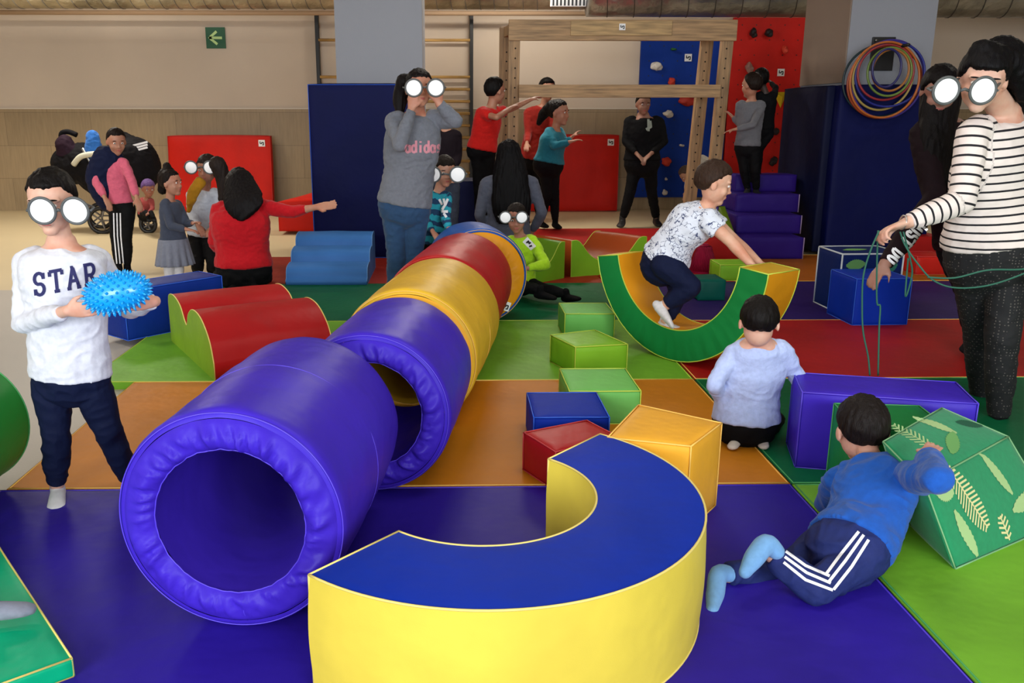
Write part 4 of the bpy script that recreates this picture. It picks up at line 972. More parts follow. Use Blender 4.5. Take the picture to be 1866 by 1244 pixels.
# B: crawling boy
t, body, topo, bot, P = person('boy crawling in blue sweater and navy striped track trousers, seen from behind', dict(head=(1571, 784, 2.66), neck=(1586, 838, 2.58), chest=(1592, 890, 2.48), waist=(1578, 945, 2.40), pel=(1548, 992, 2.33),
    sL=(1528, 872, 2.58), sR=(1650, 868, 2.46), eL=(1506, 925, 2.74), eR=gr(1706, 872, .40), wL=(1545, 925, 2.86), wR=gr(1690, 828, .345), hL=(1510, 990, 2.40), hR=(1578, 1012, 2.28),
    kL=(1424, 1050, 2.34), kR=(1487, 1074, 2.16), aL=(1322, 1046, 2.26), aR=(1404, 1008, 2.22), tL=(1296, 1118, 2.12), tR=(1350, 1050, 2.16)), 2.5, .62, (.08, .97, -.25), (34, 26, 24),
    cloth('blue_sweater', (30, 84, 172), .9, .5), cloth('navy_track_cloth', (34, 44, 98), .75, .35), (206, 158, 138), H=.222, up=(0, .2, 1), voxel=.004, socks=cloth('light_blue_sock', (112, 158, 204), .9, .2), wrinkle=.007,
    hands={'R': (V3((.62, .72, .06)), V3((.05, .15, -1)), .05, -1)}, hk=dict(front=.4, side=-.25, back=-.42, thick=1.08), sleeve=.96, fat=1.14, depth=.72, wide=1.06, hem=1.0, sw=.225, toes_up={'L': (.5, .8, .3), 'R': (.75, .35, .55)}, feetp={'R': ([(1414, 1004, 2.2), (1396, 992, 2.2), (1376, 1014, 2.17), (1358, 1042, 2.15)], [.024, .030, .028, .018]), 'L': ([(1332, 1046, 2.26), (1310, 1046, 2.25), (1304, 1078, 2.2), (1298, 1112, 2.12)], [.023, .027, .026, .018])})
dn = V3((0, -.02, 0)); M_strw = mat('stripe_white', (232, 232, 236), .7)
decal('side_stripe', [[(1565, 968), (1530, 1012), (1505, 1046)], [(1574, 974), (1540, 1022), (1510, 1060)], [(1583, 983), (1552, 1032), (1519, 1074)]], 5.6, bot, M_strw, t)
decal('side_stripe', [[(1432, 1004), (1468, 1030), (1512, 1049)], [(1430, 1014), (1470, 1043), (1514, 1062)], [(1428, 1024), (1468, 1056), (1518, 1075)]], 5.2, bot, M_strw, t)
# C: kneeling boy
t, body, topo, bot, P = person('boy kneeling in pale blue shirt with dark hair, from behind beside the purple block', dict(head=(1383, 588, 3.26), neck=(1388, 618, 3.28), chest=(1372, 668, 3.36), waist=(1362, 720, 3.38), pel=(1358, 758, 3.38),
    sL=(1334, 646, 3.34), sR=(1428, 642, 3.32), eL=(1302, 700, 3.30), eR=(1456, 692, 3.36), wL=(1318, 735, 3.50), wR=(1476, 712, 3.50), hL=(1334, 765, 3.38), hR=(1384, 765, 3.36),
    kL=(1322, 772, 3.66), kR=(1412, 768, 3.66), aL=(1346, 792, 3.34), aR=(1392, 790, 3.36), tL=(1324, 806, 3.22), tR=(1394, 804, 3.20)), 3.3, .60, (.25, .93, -.35), (20, 14, 12),
    cloth('pale_blue_shirt', (178, 192, 232), .85, .6), BLACKC, (214, 168, 146), H=.20, voxel=.0055, socks=cloth('cream_sock', (208, 196, 184)), wrinkle=.0045, wide=1.28, hem=1.12, depth=.72, sw=.205, footk=.8, fat=1.05,
    hk=dict(front=.4, side=-.25, back=-.5, thick=1.08), sleeve=.9)

# D: climbing boy
t, body, topo, bot, P = person('boy in white printed shirt and navy trousers climbing in the U shaped rocker', dict(head=(1300, 334, 4.58), neck=(1290, 376, 4.60), chest=(1262, 404, 4.64), waist=(1232, 438, 4.68), pel=(1214, 470, 4.72),
    sR=(1292, 404, 4.50), sL=(1290, 392, 4.72), eR=(1332, 440, 4.44), eL=(1340, 440, 4.66), wR=(1366, 478, 4.40), wL=(1382, 478, 4.50), hR=(1212, 482, 4.64), hL=(1218, 480, 4.80),
    kR=(1258, 522, 4.58), kL=(1240, 526, 4.74), aR=(1212, 556, 4.64), aL=(1212, 584, 4.70), tR=(1232, 588, 4.56), tL=(1246, 597, 4.62)), 4.6, .72, (.96, -.12, -.22), (70, 48, 36),
    mat('printed_shirt', (216, 222, 236), .85, 'doodle', bump=.4, c2=(70, 80, 116)), NAVY, (214, 168, 142), H=.225, voxel=.0055, socks=SOCKW, wrinkle=.0045, sleeve=.22, wide=1.0, sw=.25, depth=.9, hem=1.0, fat=1.26,
    hands={'R': (V3((.85, -.05, -.5)), V3((0, 0, -1)), .15, -1), 'L': (V3((.85, -.05, -.3)), V3((0, 0, -1)), .15, 1)}, toes_up={'R': (.8, .1, .55)}, hk=dict(front=.35, side=-.2, back=-.55, thick=1.1), leg=.9)

# E: woman with rope
M_str = mat('breton_stripes', (226, 212, 206), .85, 'stripes', bump=.3, c2=(18, 16, 24), period=.034, duty=.24)
t, body, topo, bot, P = person('woman in black and white striped top and dotted trousers, holding a green rope', dict(head=(1790, 146, 3.52), neck=(1832, 208, 3.64), chest=(1812, 292, 3.66), waist=(1806, 370, 3.66), pel=(1808, 455, 3.68),
    sR=(1772, 244, 3.56), sL=(1886, 236, 3.78), eR=(1754, 366, 3.50), eL=(1922, 370, 3.74), wR=(1652, 406, 3.47), wL=(1915, 470, 3.5), hR=(1776, 480, 3.70), hL=(1838, 480, 3.66),
    kR=(1786, 612, 3.86), kL=(1826, 612, 3.62), aR=(1788, 728, 4.00), aL=(1820, 755, 3.66), tR=(1772, 748, 3.80), tL=(1806, 790, 3.46)), 3.6, .96, (-.42, -.88, -.24), (12, 9, 12),
    M_str, mat('dotted_black', (10, 10, 14), .8, 'dots', c2=(84, 78, 74)), (214, 172, 152), H=.24, voxel=.007, wrinkle=.003, shoes=BLACKC, gl=((1724, 165), (1791, 165), 3.33, .044, (-.12, -.98, -.12)), band=True, wide=1.12, depth=.66, hem=.80, sw=.34,
    hands={'R': (V3((-.92, -.1, -.28)), V3((.1, -.3, -.9)), .95, 1)}, hairpath=[([(1822, 110, 3.60), (1850, 150, 3.66), (1856, 188, 3.68)], [(.10, .09), (.085, .08), (.05, .05)]), ([(1790, 96, 3.50), (1845, 120, 3.54), (1862, 178, 3.56)], [.05, .05, .02])],
    hk=dict(front=.28, side=-.45, back=-.8, thick=1.14, fringe=.12), up=(.15, .1, 1), sleeve=.97, leg=.99, fat=1.1, neckopen=.1)
tube('bracelet', [at(1645, 405, 3.47)+V3((.004*math.cos(a), .027*math.sin(a), .027*math.cos(a))) for a in [i*math.pi/10 for i in range(20)]], .0035, mat('silver', (200, 190, 185), .3, metal=.8), t, True)
rope = thing('rope', at(1604, 425, 3.47), 'thin green rope hanging in loops from the hand of the woman in the striped top', 'rope')
M_rope = mat('rope_green', (34, 92, 74), .7)
def cr(pts, n=8):
    P_ = [at(*p) for p in pts]; out = []
    for i in range(len(P_)-1):
        p0 = P_[max(0, i-1)]; p1 = P_[i]; p2 = P_[i+1]; p3 = P_[min(len(P_)-1, i+2)]
        for k_ in range(n):
            u = k_/n; out.append(.5*((2*p1)+(p2-p0)*u+(2*p0-5*p1+4*p2-p3)*u*u+(3*p1-p0-3*p2+p3)*u**3))
    out.append(P_[-1]); return out
for P_s in (cr([(1602, 420, 3.45), (1585, 460, 3.46), (1573, 505, 3.47), (1571, 560, 3.48), (1573, 605, 3.48), (1582, 650, 3.48), (1585, 684, 3.48)]),
    cr([(1600, 420, 3.46), (1598, 480, 3.49), (1598, 550, 3.50), (1604, 558, 3.50), (1602, 600, 3.50), (1600, 684, 3.50)]),
    cr([(1640, 422, 3.46), (1650, 448, 3.44), (1672, 480, 3.42), (1700, 510, 3.40), (1740, 524, 3.38), (1800, 520, 3.36), (1866, 498, 3.34), (1920, 470, 3.34)]),
    cr([(1646, 422, 3.47), (1658, 470, 3.47), (1662, 500, 3.48), (1650, 540, 3.50), (1655, 470, 3.5)]),
    cr([(1690, 505, 3.40), (1740, 506, 3.37), (1800, 492, 3.34), (1866, 490, 3.33), (1920, 474, 3.34)])): tube('strand', P_s, .0035, M_rope, rope, n=8)

# F: dark hooded person behind her
t, body, topo, bot, P = person('person in dark jacket behind the striped top woman, arm reaching to the blue cube', dict(head=(1712, 166, 4.45), neck=(1716, 215, 4.5), chest=(1722, 290, 4.52), pel=(1762, 430, 4.6),
    sR=(1682, 245, 4.46), sL=(1762, 250, 4.60), eR=(1704, 362, 4.32), eL=(1770, 350, 4.4), wR=(1612, 482, 4.12), wL=(1745, 420, 4.2), hR=(1745, 450, 4.6), hL=(1785, 450, 4.6), kR=(1768, 530, 4.62), kL=(1790, 530, 4.62),
    aR=(1775, 612, 4.75), aL=(1800, 612, 4.7), tR=(1760, 632, 4.6), tL=(1790, 632, 4.55)), 4.5, .9, (-.3, -.9, -.35), (14, 8, 10), cloth('maroon_black', (24, 10, 16)), BLACKC, (150, 110, 96), H=.235, voxel=.009, fat=1.35, shoes=BLACKC,
    hairpath=[([(1716, 160, 4.5), (1706, 260, 4.42), (1712, 330, 4.36)], [(.11, .08), (.10, .06), (.05, .03)])], hk=dict(front=.3, side=-.5, back=-.8, thick=1.12), sleeve=.99, hem=1.0)
e_ = (at(1622, 462, 4.16)-at(1686, 362, 4.32)).normalized()
decal('sleeve_lettering', word('JUST DO', (1674, 396), (-.62, .78), (.78, .62), 14, 12, 27), 5, topo, M_strw, t)

# G: girl in grey sweater
t, body, topo, bot, P = person('girl in grey sweater with pink lettering and jeans, hands raised to her round glasses', dict(head=(764, 162, 5.70), neck=(758, 205, 5.75), chest=(752, 262, 5.74), pel=(738, 368, 5.76),
    sR=(716, 222, 5.72), sL=(800, 218, 5.76), eR=(728, 264, 5.52), eL=(830, 220, 5.66), wR=(750, 198, 5.62), wL=(800, 188, 5.64), hR=(718, 382, 5.76), hL=(760, 382, 5.76), kR=(722, 470, 5.76), kL=(752, 472, 5.80),
    aR=(716, 552, 5.86), aL=(744, 552, 5.86), tR=(716, 574, 5.66), tL=(746, 574, 5.66)), 5.7, .92, (.25, -.95, .02), (22, 15, 14), cloth('grey_sweater', (112, 116, 126), .9, .5), cloth('blue_jeans', (44, 72, 106), .85, .4), (190, 136, 112),
    H=.235, voxel=.008, shoes=SOCKW, gl=((754, 160), (794, 160), 5.44, .046, (.1, -1, 0)), hairpath=[([(742, 150, 5.78), (730, 175, 5.8), (728, 205, 5.78)], [(.07, .05), (.05, .05), (.03, .03)])],
    hk=dict(front=.35, side=-.3, back=-.8), wide=1.05, hem=1.05, sleeve=.97, wrinkle=.005, sw=.33, hands={'R': (V3((.15, -.1, 1)), V3((.3, .9, 0)), .6, 1), 'L': (V3((-.1, -.1, 1)), V3((-.3, .9, 0)), .6, -1)}, depth=.66)
decal('chest_lettering', word('adidas', (738, 278), (1, 0), (0, -1), 11.4, 11, 21), 4.2, topo, mat('letter_pink', (206, 138, 152), .8), t, step=1)

# H: boy in teal
t, body, topo, bot, P = person('boy in teal wavy striped top and round glasses behind the red tunnel', dict(head=(810, 312, 6.12), neck=(800, 350, 6.15), chest=(792, 375, 6.15), pel=(786, 442, 6.16), sR=(776, 358, 6.15), sL=(814, 360, 6.12), eR=(774, 400, 6.1), eL=(812, 398, 6.0),
    wR=(790, 424, 5.98), wL=(818, 418, 5.94), hR=(778, 450, 6.16), hL=(796, 450, 6.16), kR=(780, 500, 6.12), kL=(798, 500, 6.12), aR=(780, 540, 6.2), aL=(798, 540, 6.2), tR=(782, 552, 6.08), tL=(800, 552, 6.08)), 6.1, .66, (.30, -.94, -.15), (40, 30, 26),
    mat('teal_waves', (30, 152, 172), .85, 'stripes', bump=.3, c2=(12, 58, 96), period=.075, duty=.45, wavy=.5), BLACKC, (196, 146, 122), H=.21, voxel=.008, socks=SOCKW, gl=((789, 318), (834, 318), 5.93, .047, (.1, -1, -.05)), band=True, hk=dict(front=.35, fringe=.15), wide=1.1, sw=.2)
o = bpy.data.objects
# printed white hand motif on the chest
c = at(808, 377, 5.9); tr = bvh_of([topo]); V, F = ribbons([[(-.01, -.03), (.01, .0), (0, .04)], [(.012, 0), (.03, .04)], [(-.01, 0), (-.03, .035)], [(-.02, -.04), (.03, -.04)], [(0, -.05), (.02, -.075)]], .016, lambda x, y: ((tr.ray_cast(c+V3((x, -.1, y)), V3((0, 1, 0)), .6)[0] or c+V3((x, .2, y)))+V3((0, -.004, 0))))
build('chest_print', V, F, M_strw, t, False)

# I: long haired woman
person('kneeling woman with long black hair and grey sleeved navy top, seen from behind', dict(head=(928, 282, 7.6), neck=(928, 318, 7.62), chest=(928, 352, 7.62), pel=(925, 432, 7.65), sL=(886, 334, 7.62), sR=(970, 334, 7.62), eL=(874, 392, 7.6), eR=(988, 388, 7.6), wL=(890, 425, 7.75), wR=(968, 425, 7.75),
    hL=(905, 445, 7.65), hR=(946, 445, 7.65), kL=(900, 462, 7.95), kR=(952, 462, 7.95), aL=(905, 478, 7.6), aR=(946, 478, 7.6), tL=(905, 482, 7.48), tR=(946, 482, 7.48)), 7.6, .92, (.05, 1, -.1), (10, 8, 12), cloth('grey_navy_top', (84, 88, 104)), BLACKC, H=.23, voxel=.01, socks=BLACKC,
    hairpath=[([(927, 272, 7.58), (930, 320, 7.52), (932, 370, 7.50), (934, 402, 7.50)], [(.10, .08), (.15, .06), (.17, .05), (.14, .03)])], hk=dict(side=-.5, back=-.85, thick=1.14), face=False)

# J: neon jacket boy
t, body, topo, bot, P = person('boy sitting in neon yellow jacket and round glasses behind the orange ringed tunnel', dict(head=(941, 398, 6.30), neck=(946, 428, 6.34), chest=(952, 455, 6.34), pel=(948, 512, 6.34), sR=(930, 440, 6.36), sL=(972, 440, 6.32), eR=(925, 478, 6.2), eL=(994, 482, 6.16), wR=(940, 490, 6.1), wL=(956, 490, 6.06),
    hR=(940, 518, 6.34), hL=(962, 518, 6.32), kR=(960, 524, 6.1), kL=(994, 528, 6.18), aR=(985, 530, 5.98), aL=(1032, 536, 6.12), tR=(1002, 536, 5.94), tL=(1046, 526, 6.06)), 6.2, .64, (-.05, -.98, -.15), (34, 24, 20), cloth('neon_jacket', (176, 226, 40), .7, .5), BLACKC, (176, 124, 104), H=.21, voxel=.008,
    shoes=BLACKC, gl=((921, 396), (951, 396), 6.14, .037, (0, -1, -.05)), wrinkle=.006, wide=1.1, sw=.2, toes_up={'L': (-.2, .1, 1)})
c = at(968, 450, 6.1); tr = bvh_of([topo]); V, F = ribbons([[(-.03, .03), (.03, -.03)]], .05, lambda x, y: ((tr.ray_cast(c+V3((x, -.1, y)), V3((0, 1, 0)), .6)[0] or c+V3((x, .2, y)))+V3((0, -.004, 0)))); build('sleeve_badge', V, F, M_strw, t, False)
V, F = ribbons([[(-.02, .005), (-.005, .02), (0, 0), (.012, .01)], [(0, -.02), (.02, -.012)]], .012, lambda x, y: ((tr.ray_cast(c+V3((x, -.1, y)), V3((0, 1, 0)), .6)[0] or c+V3((x, .2, y)))+V3((0, -.007, 0)))); build('badge_print', V, F, M_black, t, False)

# K: red shirt boy at the frame
person('boy in red short sleeved shirt holding the left post of the wooden frame', dict(head=(902, 166, 8.6), neck=(896, 194, 8.6), chest=(888, 222, 8.6), pel=(878, 272, 8.62), sR=(876, 206, 8.55), sL=(906, 206, 8.66), eR=(905, 214, 8.4), eL=(928, 200, 8.75), wR=(932, 196, 8.7), wL=(966, 182, 8.9), hR=(872, 280, 8.62), hL=(888, 280, 8.62),
    kR=(874, 350, 8.6), kL=(890, 350, 8.6), aR=(876, 430, 8.75), aL=(890, 430, 8.75), tR=(884, 438, 8.55), tL=(900, 438, 8.55)), 8.6, .86, (.8, .55, 0), (16, 12, 12), cloth('red_tshirt', (206, 30, 26)), BLACKC, (172, 124, 100), H=.25, voxel=.011, shoes=BLACKC, sleeve=.3, wide=1.1, sw=.26)
# L: teal top girl
person('girl in teal top and black trousers with dark ponytail, right of the left frame post', dict(head=(1018, 206, 10.3), neck=(1012, 236, 10.3), chest=(1008, 256, 10.3), pel=(1000, 296, 10.3), sR=(1000, 240, 10.22), sL=(1020, 240, 10.42), eR=(1010, 266, 10.1), eL=(1030, 262, 10.3), wR=(1040, 258, 10.1), wL=(1042, 250, 10.3),
    hR=(994, 304, 10.28), hL=(1008, 304, 10.34), kR=(996, 356, 10.28), kL=(1010, 356, 10.34), aR=(986, 402, 10.4), aL=(1012, 404, 10.35), tR=(1000, 412, 10.2), tL=(1022, 412, 10.15)), 10.3, .88, (.85, -.5, 0), (18, 12, 12), cloth('teal_top', (34, 118, 138)), BLACKC, (172, 124, 100), H=.29, voxel=.012, shoes=BLACKC,
    hairpath=[([(1008, 196, 10.35), (992, 206, 10.4), (982, 224, 10.42)], [.09, .06, .03])], wide=1.2, sw=.34)
person('person in rust red top partly hidden behind the girl in teal', dict(head=(997, 164, 11.3), neck=(992, 192, 11.3), chest=(982, 222, 11.3), pel=(966, 290, 11.3), sR=(962, 206, 11.3), sL=(1006, 206, 11.3), eR=(962, 246, 11.2), eL=(1010, 240, 11.2), wR=(960, 262, 11.0), wL=(1010, 262, 11.0), hR=(958, 300, 11.3), hL=(980, 300, 11.3),
    kR=(960, 350, 11.3), kL=(980, 350, 11.3), aR=(960, 396, 11.35), aL=(982, 396, 11.35), tR=(960, 402, 11.1), tL=(984, 402, 11.1)), 11.3, .95, (.3, -.9, 0), (16, 12, 12), cloth('rust_top', (150, 34, 26)), BLACKC, (172, 124, 100), H=.27, voxel=.013, shoes=BLACKC, hk=dict(thick=1.15))
# M: man in black
t, body, topo, bot, P = person('man in black tracksuit standing under the right of the wooden frame, hands clasped', dict(head=(1172, 190, 10.75), neck=(1172, 212, 10.8), chest=(1172, 240, 10.8), pel=(1170, 292, 10.8), sR=(1146, 222, 10.8), sL=(1202, 222, 10.8), eR=(1140, 258, 10.75), eL=(1210, 258, 10.75), wR=(1162, 282, 10.6), wL=(1184, 282, 10.6),
    hR=(1158, 302, 10.8), hL=(1184, 302, 10.8), kR=(1148, 352, 10.75), kL=(1188, 352, 10.85), aR=(1134, 400, 10.75), aL=(1196, 398, 11.0), tR=(1128, 410, 10.5), tL=(1202, 408, 10.8)), 10.8, 1.0, (.1, -1, -.1), (20, 14, 12), BLACKC, BLACKC, (150, 112, 94), H=.25, voxel=.013, shoes=mat('black_sneaker', (22, 22, 24), .5), wide=1.05, sw=.42)
c = at(1184, 228, 10.6); tr = bvh_of([topo]); V, F = ribbons([[(0, -.07), (0, .07)], [(-.03, -.05), (.03, -.02), (.02, .05)]], .03, lambda x, y: ((tr.ray_cast(c+V3((x, -.1, y)), V3((0, 1, 0)), .8)[0] or c+V3((x, .2, y)))+V3((0, -.006, 0)))); build('chest_emblem', V, F, cloth('emblem_grey', (150, 160, 150)), t, False)
# N: child on the stairs, N2 child behind
person('child in grey shirt and black trousers standing on the purple steps', dict(head=(1370, 156, 8.76), neck=(1370, 182, 8.78), chest=(1368, 206, 8.78), pel=(1362, 266, 8.78), sL=(1348, 192, 8.81), sR=(1388, 192, 8.74), eL=(1346, 224, 8.86), eR=(1372, 228, 8.60), wL=(1334, 212, 8.91), wR=(1338, 236, 8.64), hL=(1352, 274, 8.80), hR=(1374, 274, 8.76),
    kL=(1356, 308, 8.80), kR=(1376, 308, 8.74), aL=(1362, 345, 8.86), aR=(1378, 345, 8.82), tL=(1358, 352, 8.71), tR=(1384, 352, 8.66)), 8.9, .70, (-.5, .8, 0), (40, 26, 20), cloth('grey_shirt', (104, 104, 110)), BLACKC, (172, 124, 100), H=.24, voxel=.01, shoes=cloth('dark_shoe', (34, 34, 40)), wide=1.08, sw=.225)
person('child in black clothes climbing the red panel behind the child in grey shirt', dict(head=(1386, 145, 9.06), neck=(1394, 168, 9.06), chest=(1398, 188, 9.06), pel=(1394, 236, 9.06), sL=(1382, 174, 9.06), sR=(1410, 174, 9.06), eL=(1376, 200, 9.06), eR=(1414, 160, 9.16), wL=(1372, 214, 9.16), wR=(1404, 150, 9.31), hL=(1388, 244, 9.06), hR=(1400, 244, 9.06),
    kL=(1378, 272, 9.11), kR=(1384, 272, 9.06), aL=(1374, 312, 9.06), aR=(1382, 312, 9.06), tL=(1372, 320, 8.96), tR=(1382, 320, 8.96)), 9.5, .6, (.1, .98, .1), (10, 8, 8), BLACKC, BLACKC, (60, 44, 38), H=.22, voxel=.01, shoes=BLACKC, wide=1.1, hk=dict(back=-.8, side=-.5), face=False)
# O: bending child in white
person('child in white shirt bending down in front of the blue climbing panel behind the frame', dict(head=(1252, 318, 10.8), neck=(1264, 304, 10.8), chest=(1276, 300, 10.8), pel=(1300, 314, 10.8), sL=(1260, 306, 10.95), sR=(1262, 306, 10.68), eL=(1256, 326, 10.9), eR=(1254, 330, 10.64), wL=(1252, 348, 10.9), wR=(1250, 350, 10.6), hL=(1302, 322, 10.9), hR=(1302, 322, 10.7),
    kL=(1296, 362, 10.9), kR=(1296, 362, 10.7), aL=(1304, 400, 10.9), aR=(1304, 400, 10.7), tL=(1292, 406, 10.85), tR=(1292, 406, 10.65)), 10.8, .75, (-.7, -.1, -.7), (120, 100, 84), cloth('white_shirt', (206, 200, 186)), BLACKC, (190, 150, 120), H=.22, voxel=.012, shoes=BLACKC, up=(-.5, 0, .8), depth=.9, sw=.25)
# P: child with pink sleeve at left
t, body, topo, bot, P = person('child in pink top and black side striped track trousers by the pushchair', dict(head=(212, 258, 7.5), neck=(208, 288, 7.5), chest=(208, 312, 7.5), pel=(218, 370, 7.5), sR=(184, 300, 7.5), sL=(226, 298, 7.48), eR=(176, 332, 7.45), eL=(240, 330, 7.4), wR=(192, 362, 7.36), wL=(250, 362, 7.3), hR=(212, 380, 7.5), hL=(232, 380, 7.5),
    kR=(212, 430, 7.5), kL=(230, 430, 7.5), aR=(216, 484, 7.5), aL=(232, 486, 7.55), tR=(214, 494, 7.35), tL=(240, 494, 7.38)), 7.5, .74, (.5, -.8, -.2), (30, 18, 14), cloth('pink_top', (206, 96, 120)), cloth('black_track', (12, 12, 14)), (172, 124, 100), H=.215, voxel=.009, shoes=BLACKC, wide=1.05, sw=.2)
decal('side_stripe', [[(207+k_*6, 388), (208+k_*6, 430), (213+k_*6, 482)] for k_ in range(3)], 2.4, bot, M_strw, t, step=1.5)
bm = bmesh.new(); loft(bm, [at(200, 290, 7.52), at(190, 325, 7.55), at(205, 362, 7.55)], [(.13, .10), (.15, .12), (.14, .11)], V3((1, 0, 0)), 24); fuse('coat', bm, NAVY, t, .009, 3, .006)
# R: girl with skirt
person('small girl in grey cardigan, grey pleated skirt and white tights', dict(head=(312, 334, 7.0), neck=(310, 364, 7.02), chest=(312, 388, 7.02), pel=(316, 442, 7.02), sR=(300, 372, 6.96), sL=(324, 374, 7.1), eR=(312, 412, 6.9), eL=(340, 408, 7.05), wR=(342, 418, 6.88), wL=(352, 406, 7.0), hR=(308, 450, 7.0), hL=(324, 450, 7.04),
    kR=(308, 484, 7.0), kL=(326, 484, 7.04), aR=(308, 515, 7.02), aL=(328, 516, 7.05), tR=(316, 522, 6.9), tL=(336, 522, 6.92)), 7.0, .62, (.85, -.25, .05), (26, 16, 14), cloth('grey_cardigan', (62, 68, 84)), SOCKW, (172, 124, 100), H=.205, voxel=.008, socks=SOCKW, skirt=(cloth('pleated_grey', (120, 124, 138)), .21, .32), wide=1.1, sw=.19, hk=dict(side=-.4, back=-.7), hem=.85,
    hairpath=[([(306, 312, 7.05), (304, 304, 7.06)], [.05, .035]), ([(304, 322, 7.05), (296, 345, 7.06)], [.07, .04])])
# S: white shirt girl
t, body, topo, bot, P = person('kneeling girl in white shirt with yellow scarf and round glasses', dict(head=(378, 308, 7.52), neck=(374, 344, 7.54), chest=(370, 370, 7.54), pel=(368, 428, 7.56), sR=(350, 356, 7.54), sL=(396, 354, 7.56), eR=(350, 392, 7.48), eL=(402, 392, 7.52), wR=(362, 412, 7.36), wL=(388, 414, 7.32), hR=(360, 436, 7.56), hL=(382, 436, 7.56),
    kR=(360, 482, 7.36), kL=(388, 482, 7.34), aR=(360, 496, 7.72), aL=(386, 496, 7.72), tR=(360, 500, 7.82), tL=(386, 500, 7.82)), 7.3, .80, (-.2, -.95, -.12), (50, 38, 34), cloth('white_blouse', (196, 202, 214), .8, .5), BLACKC, (170, 120, 98), H=.235, voxel=.009, shoes=BLACKC, gl=((348, 305), (382, 305), 7.33, .047, (-.1, -1, -.05)),
    hairpath=[([(396, 300, 7.36), (408, 330, 7.36), (404, 362, 7.3)], [.07, .06, .03])], hk=dict(front=.3, side=-.4), wide=1.1, sw=.22)
bm = bmesh.new(); loft(bm, [at(366, 330, 7.36), at(352, 352, 7.34), at(344, 384, 7.38)], [(.05, .03), (.045, .03), (.02, .02)], None, 14); fuse('scarf', bm, cloth('mustard_scarf', (172, 122, 24)), t, .008, 2, .004)
# T: woman in red sweater
person('woman sitting in red sweater with long dark hair, one arm stretched out to the right', dict(head=(436, 336, 6.85), neck=(438, 364, 6.75), chest=(438, 404, 6.72), pel=(444, 484, 6.72), sL=(398, 382, 6.74), sR=(484, 378, 6.72), eL=(390, 440, 6.76), eR=(532, 386, 6.66), wL=(402, 466, 6.9), wR=(578, 377, 6.6), hL=(420, 492, 6.74), hR=(474, 492, 6.72),
    kL=(398, 508, 7.0), kR=(482, 506, 7.0), aL=(430, 514, 6.62), aR=(460, 514, 6.6), tL=(415, 516, 6.5), tR=(480, 516, 6.5)), 6.7, .95, (-.35, .92, 0), (18, 12, 14), cloth('red_sweater', (186, 18, 30), .85, .5), BLACKC, (186, 134, 110), H=.235, voxel=.009, socks=BLACKC, wrinkle=.005, wide=1.22, depth=.66, sleeve=.78,
    hairpath=[([(436, 330, 6.76), (444, 365, 6.62), (458, 384, 6.58)], [(.11, .09), (.15, .06), (.12, .03)])], hk=dict(side=-.5, back=-.85, thick=1.14), hands={'R': (V3((1, -.1, .12)), V3((.2, -.8, .5)), .15, -1)}, face=False)
# U: dark person behind the girl in grey
person('person in black and grey top mostly hidden behind the girl in grey sweater', dict(head=(812, 214, 7.4), neck=(812, 236, 7.4), chest=(814, 262, 7.4), pel=(812, 330, 7.4), sR=(794, 248, 7.4), sL=(832, 248, 7.4), eR=(794, 280, 7.4), eL=(834, 282, 7.4), wR=(800, 310, 7.3), wL=(828, 310, 7.3), hR=(804, 340, 7.4), hL=(824, 340, 7.4),
    kR=(804, 400, 7.4), kL=(824, 400, 7.4), aR=(804, 470, 7.45), aL=(824, 470, 7.45), tR=(804, 482, 7.3), tL=(826, 482, 7.3)), 7.4, .78, (.2, .9, 0), (14, 10, 10), cloth('black_purple_top', (22, 12, 20)), cloth('slate_cloth', (56, 60, 74)), H=.20, voxel=.01, shoes=BLACKC, wide=1.1, sw=.2, face=False)
soft_block('crash_mat', 'low navy crash mat behind the boy in teal, under the wall bars', 'mat', box8(.12, 9.2, 0, .62, .5, .66), vin('dark_navy_mat', (8, 14, 56), .6), None)
# W: sock foot at the left edge
t = thing('person', at(-30, 1110, 2.0), 'grey socked foot poking in at the left edge above the teal mat', 'person')
bm = bmesh.new(); k0 = gr(-30, 1110, .10); foot(bm, k0+V3((0, 0, .02)), k0+V3((.2, .06, 0)), .62); loft(bm, [k0+V3((0, 0, .01)), k0+V3((-.26, -.05, .03))], [.026, .045], None, 16); fuse('body', bm, M_skin(), t, .006, 2)
bm = bmesh.new(); foot(bm, k0+V3((0, 0, .02)), k0+V3((.2, .06, 0)), .62, .004); fuse('sock', bm, cloth('grey_sock', (128, 132, 146), .9, .2), t, .006, 2)

# pushchair
pc = thing('pushchair', at(205, 392, 10.6), 'black pushchair with a striped hood and bags by the tiled wall', 'pushchair'); pc.location.z = 0
YP = 10.6; M_bf = cloth('pushchair_black', (14, 12, 16))
def T_(nm, pts, r, m, par=pc): return tube(nm, cr(pts, 4), r, m, par, n=10)
T_('handle', [(140, 246, YP), (124, 240, YP), (112, 244, YP), (118, 262, YP), (160, 300, YP)], .03, M_bf)
for dy in (-.25, .25):
    T_('frame_tube', [(150, 270, YP+dy), (190, 330, YP+dy), (265, 384, YP+dy)], .016, M_metal); T_('frame_tube', [(225, 310, YP+dy), (205, 350, YP+dy), (184, 384, YP+dy)], .016, M_black)
T_('bumper_bar', [(134, 300, YP-.3), (146, 286, YP-.32), (165, 281, YP-.3), (186, 280, YP-.28)], .032, mat('cream_bar', (200, 196, 176), .6))
bm = bmesh.new(); loft(bm, [at(130, 300, YP), at(160, 300, YP), at(190, 330, YP), at(210, 350, YP)], [(.22, .22), (.24, .24), (.24, .22), (.2, .14)], V3((0, 1, 0)), 24); fuse('seat', bm, M_bf, pc, .015, 3, .012)
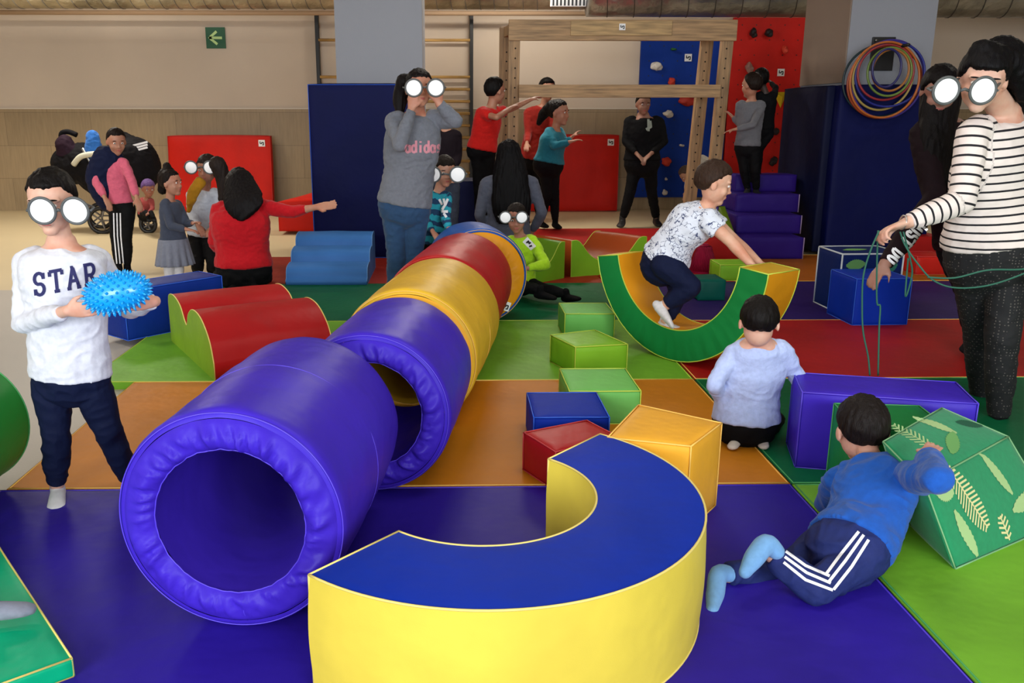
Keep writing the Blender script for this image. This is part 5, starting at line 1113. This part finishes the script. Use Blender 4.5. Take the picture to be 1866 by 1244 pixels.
bm = bmesh.new(); loft(bm, [at(222, 262, YP), at(246, 286, YP), at(262, 312, YP)], [(.26, .14), (.28, .24), (.28, .20)], V3((0, 1, 0)), 24); hoodo = fuse('hood', bm, M_bf, pc, .015, 3, .008)
for i in (0, 1, 2):
    tr = bvh_of([hoodo]); V, F = ribbons([[(0, 0), (.24, .06)]], .022, lambda x, y: (tr.ray_cast(at(232, 268+i*5, YP-1)+V3((x, 0, y)), V3((0, 1, 0)), 3)[0] or at(232, 268+i*5, YP-.2)+V3((x, 0, y)))+V3((0, -.01, 0))); build('hood_stripe', V, F, M_strw, pc, False)
bm = bmesh.new(); loft(bm, [at(118, 262, YP-.1), at(124, 280, YP-.1)], [(.10, .10), (.13, .10)], V3((1, 0, 0)), 20); fuse('bag', bm, cloth('plum_bag', (40, 22, 36)), pc, .015, 3, .01)
bm = bmesh.new(); loft(bm, [at(168, 248, YP-.2), at(172, 280, YP-.22)], [(.07, .06), (.10, .06)], V3((1, 0, 0)), 20); fuse('blue_cloth', bm, cloth('sky_blue_cloth', (50, 110, 190)), pc, .012, 3, .01)
for x, y, dy, r_ in ((183, 384, -.26, .14), (183, 384, .26, .14), (268, 388, -.2, .085), (268, 388, .2, .085)):
    c = at(x, y, YP+dy); c.z = r_-MT+.012
    wv, wf_ = tube_mesh([c+V3((r_*math.cos(a), 0, r_*math.sin(a))) for a in [k_*math.pi/18 for k_ in range(36)]], .024, True, 10); wo = build('wheel', wv, wf_, M_black, pc)
    V = []; F = []
    for a in range(5):
        v, f_ = tube_mesh([c, c+V3((r_*math.cos(a*1.2566), 0, r_*math.sin(a*1.2566)))], .01, False, 6); b = len(V); V += v; F += [[q_+b for q_ in g] for g in f_]
    build('spokes', V, F, mat('spoke_grey', (120, 116, 112), .5, metal=.4), wo)
person('toddler in lilac hat sitting at the front of the pushchair', dict(head=(270, 344, 10.2), neck=(268, 362, 10.22), chest=(266, 372, 10.24), pel=(262, 390, 10.3), sL=(276, 366, 10.2), sR=(258, 366, 10.3), eL=(278, 380, 10.1), eR=(258, 380, 10.2), wL=(270, 388, 10.0), wR=(262, 388, 10.1), hL=(268, 392, 10.25), hR=(260, 392, 10.3),
    kL=(276, 388, 10.0), kR=(266, 388, 10.05), aL=(280, 398, 9.95), aR=(270, 398, 9.98), tL=(284, 400, 9.85), tR=(274, 400, 9.88)), 10.2, .45, (.5, -.8, -.2), (140, 104, 176), cloth('coral_top', (150, 62, 60)), BLACKC, (150, 100, 80), H=.20, voxel=.012, socks=BLACKC, hk=dict(thick=1.16, front=.3), sw=.17)

GROUPS = {'hula_hoop': 'hoops hanging in a bunch on the right pillar', 'climbing_hold': 'holds on the climbing panels', 'floor_mat': 'coloured floor mats', 'play_tunnel': 'row of round foam tunnels',
          'foam_block': 'loose foam blocks', 'wave_block': 'wave shaped foam blocks', 'crash_mat': 'crash mats standing at the back', 'pillar_pad': 'padded mats around the pillars', 'air_duct': 'air ducts under the ceiling', 'climbing_wall': 'climbing panels on the back wall'}
for o in list(COL.objects):
    if o.parent is None and 'label' in o and 'group' not in o.keys():
        g = GROUPS.get(o.name.split('.')[0])
        if g: o['group'] = g
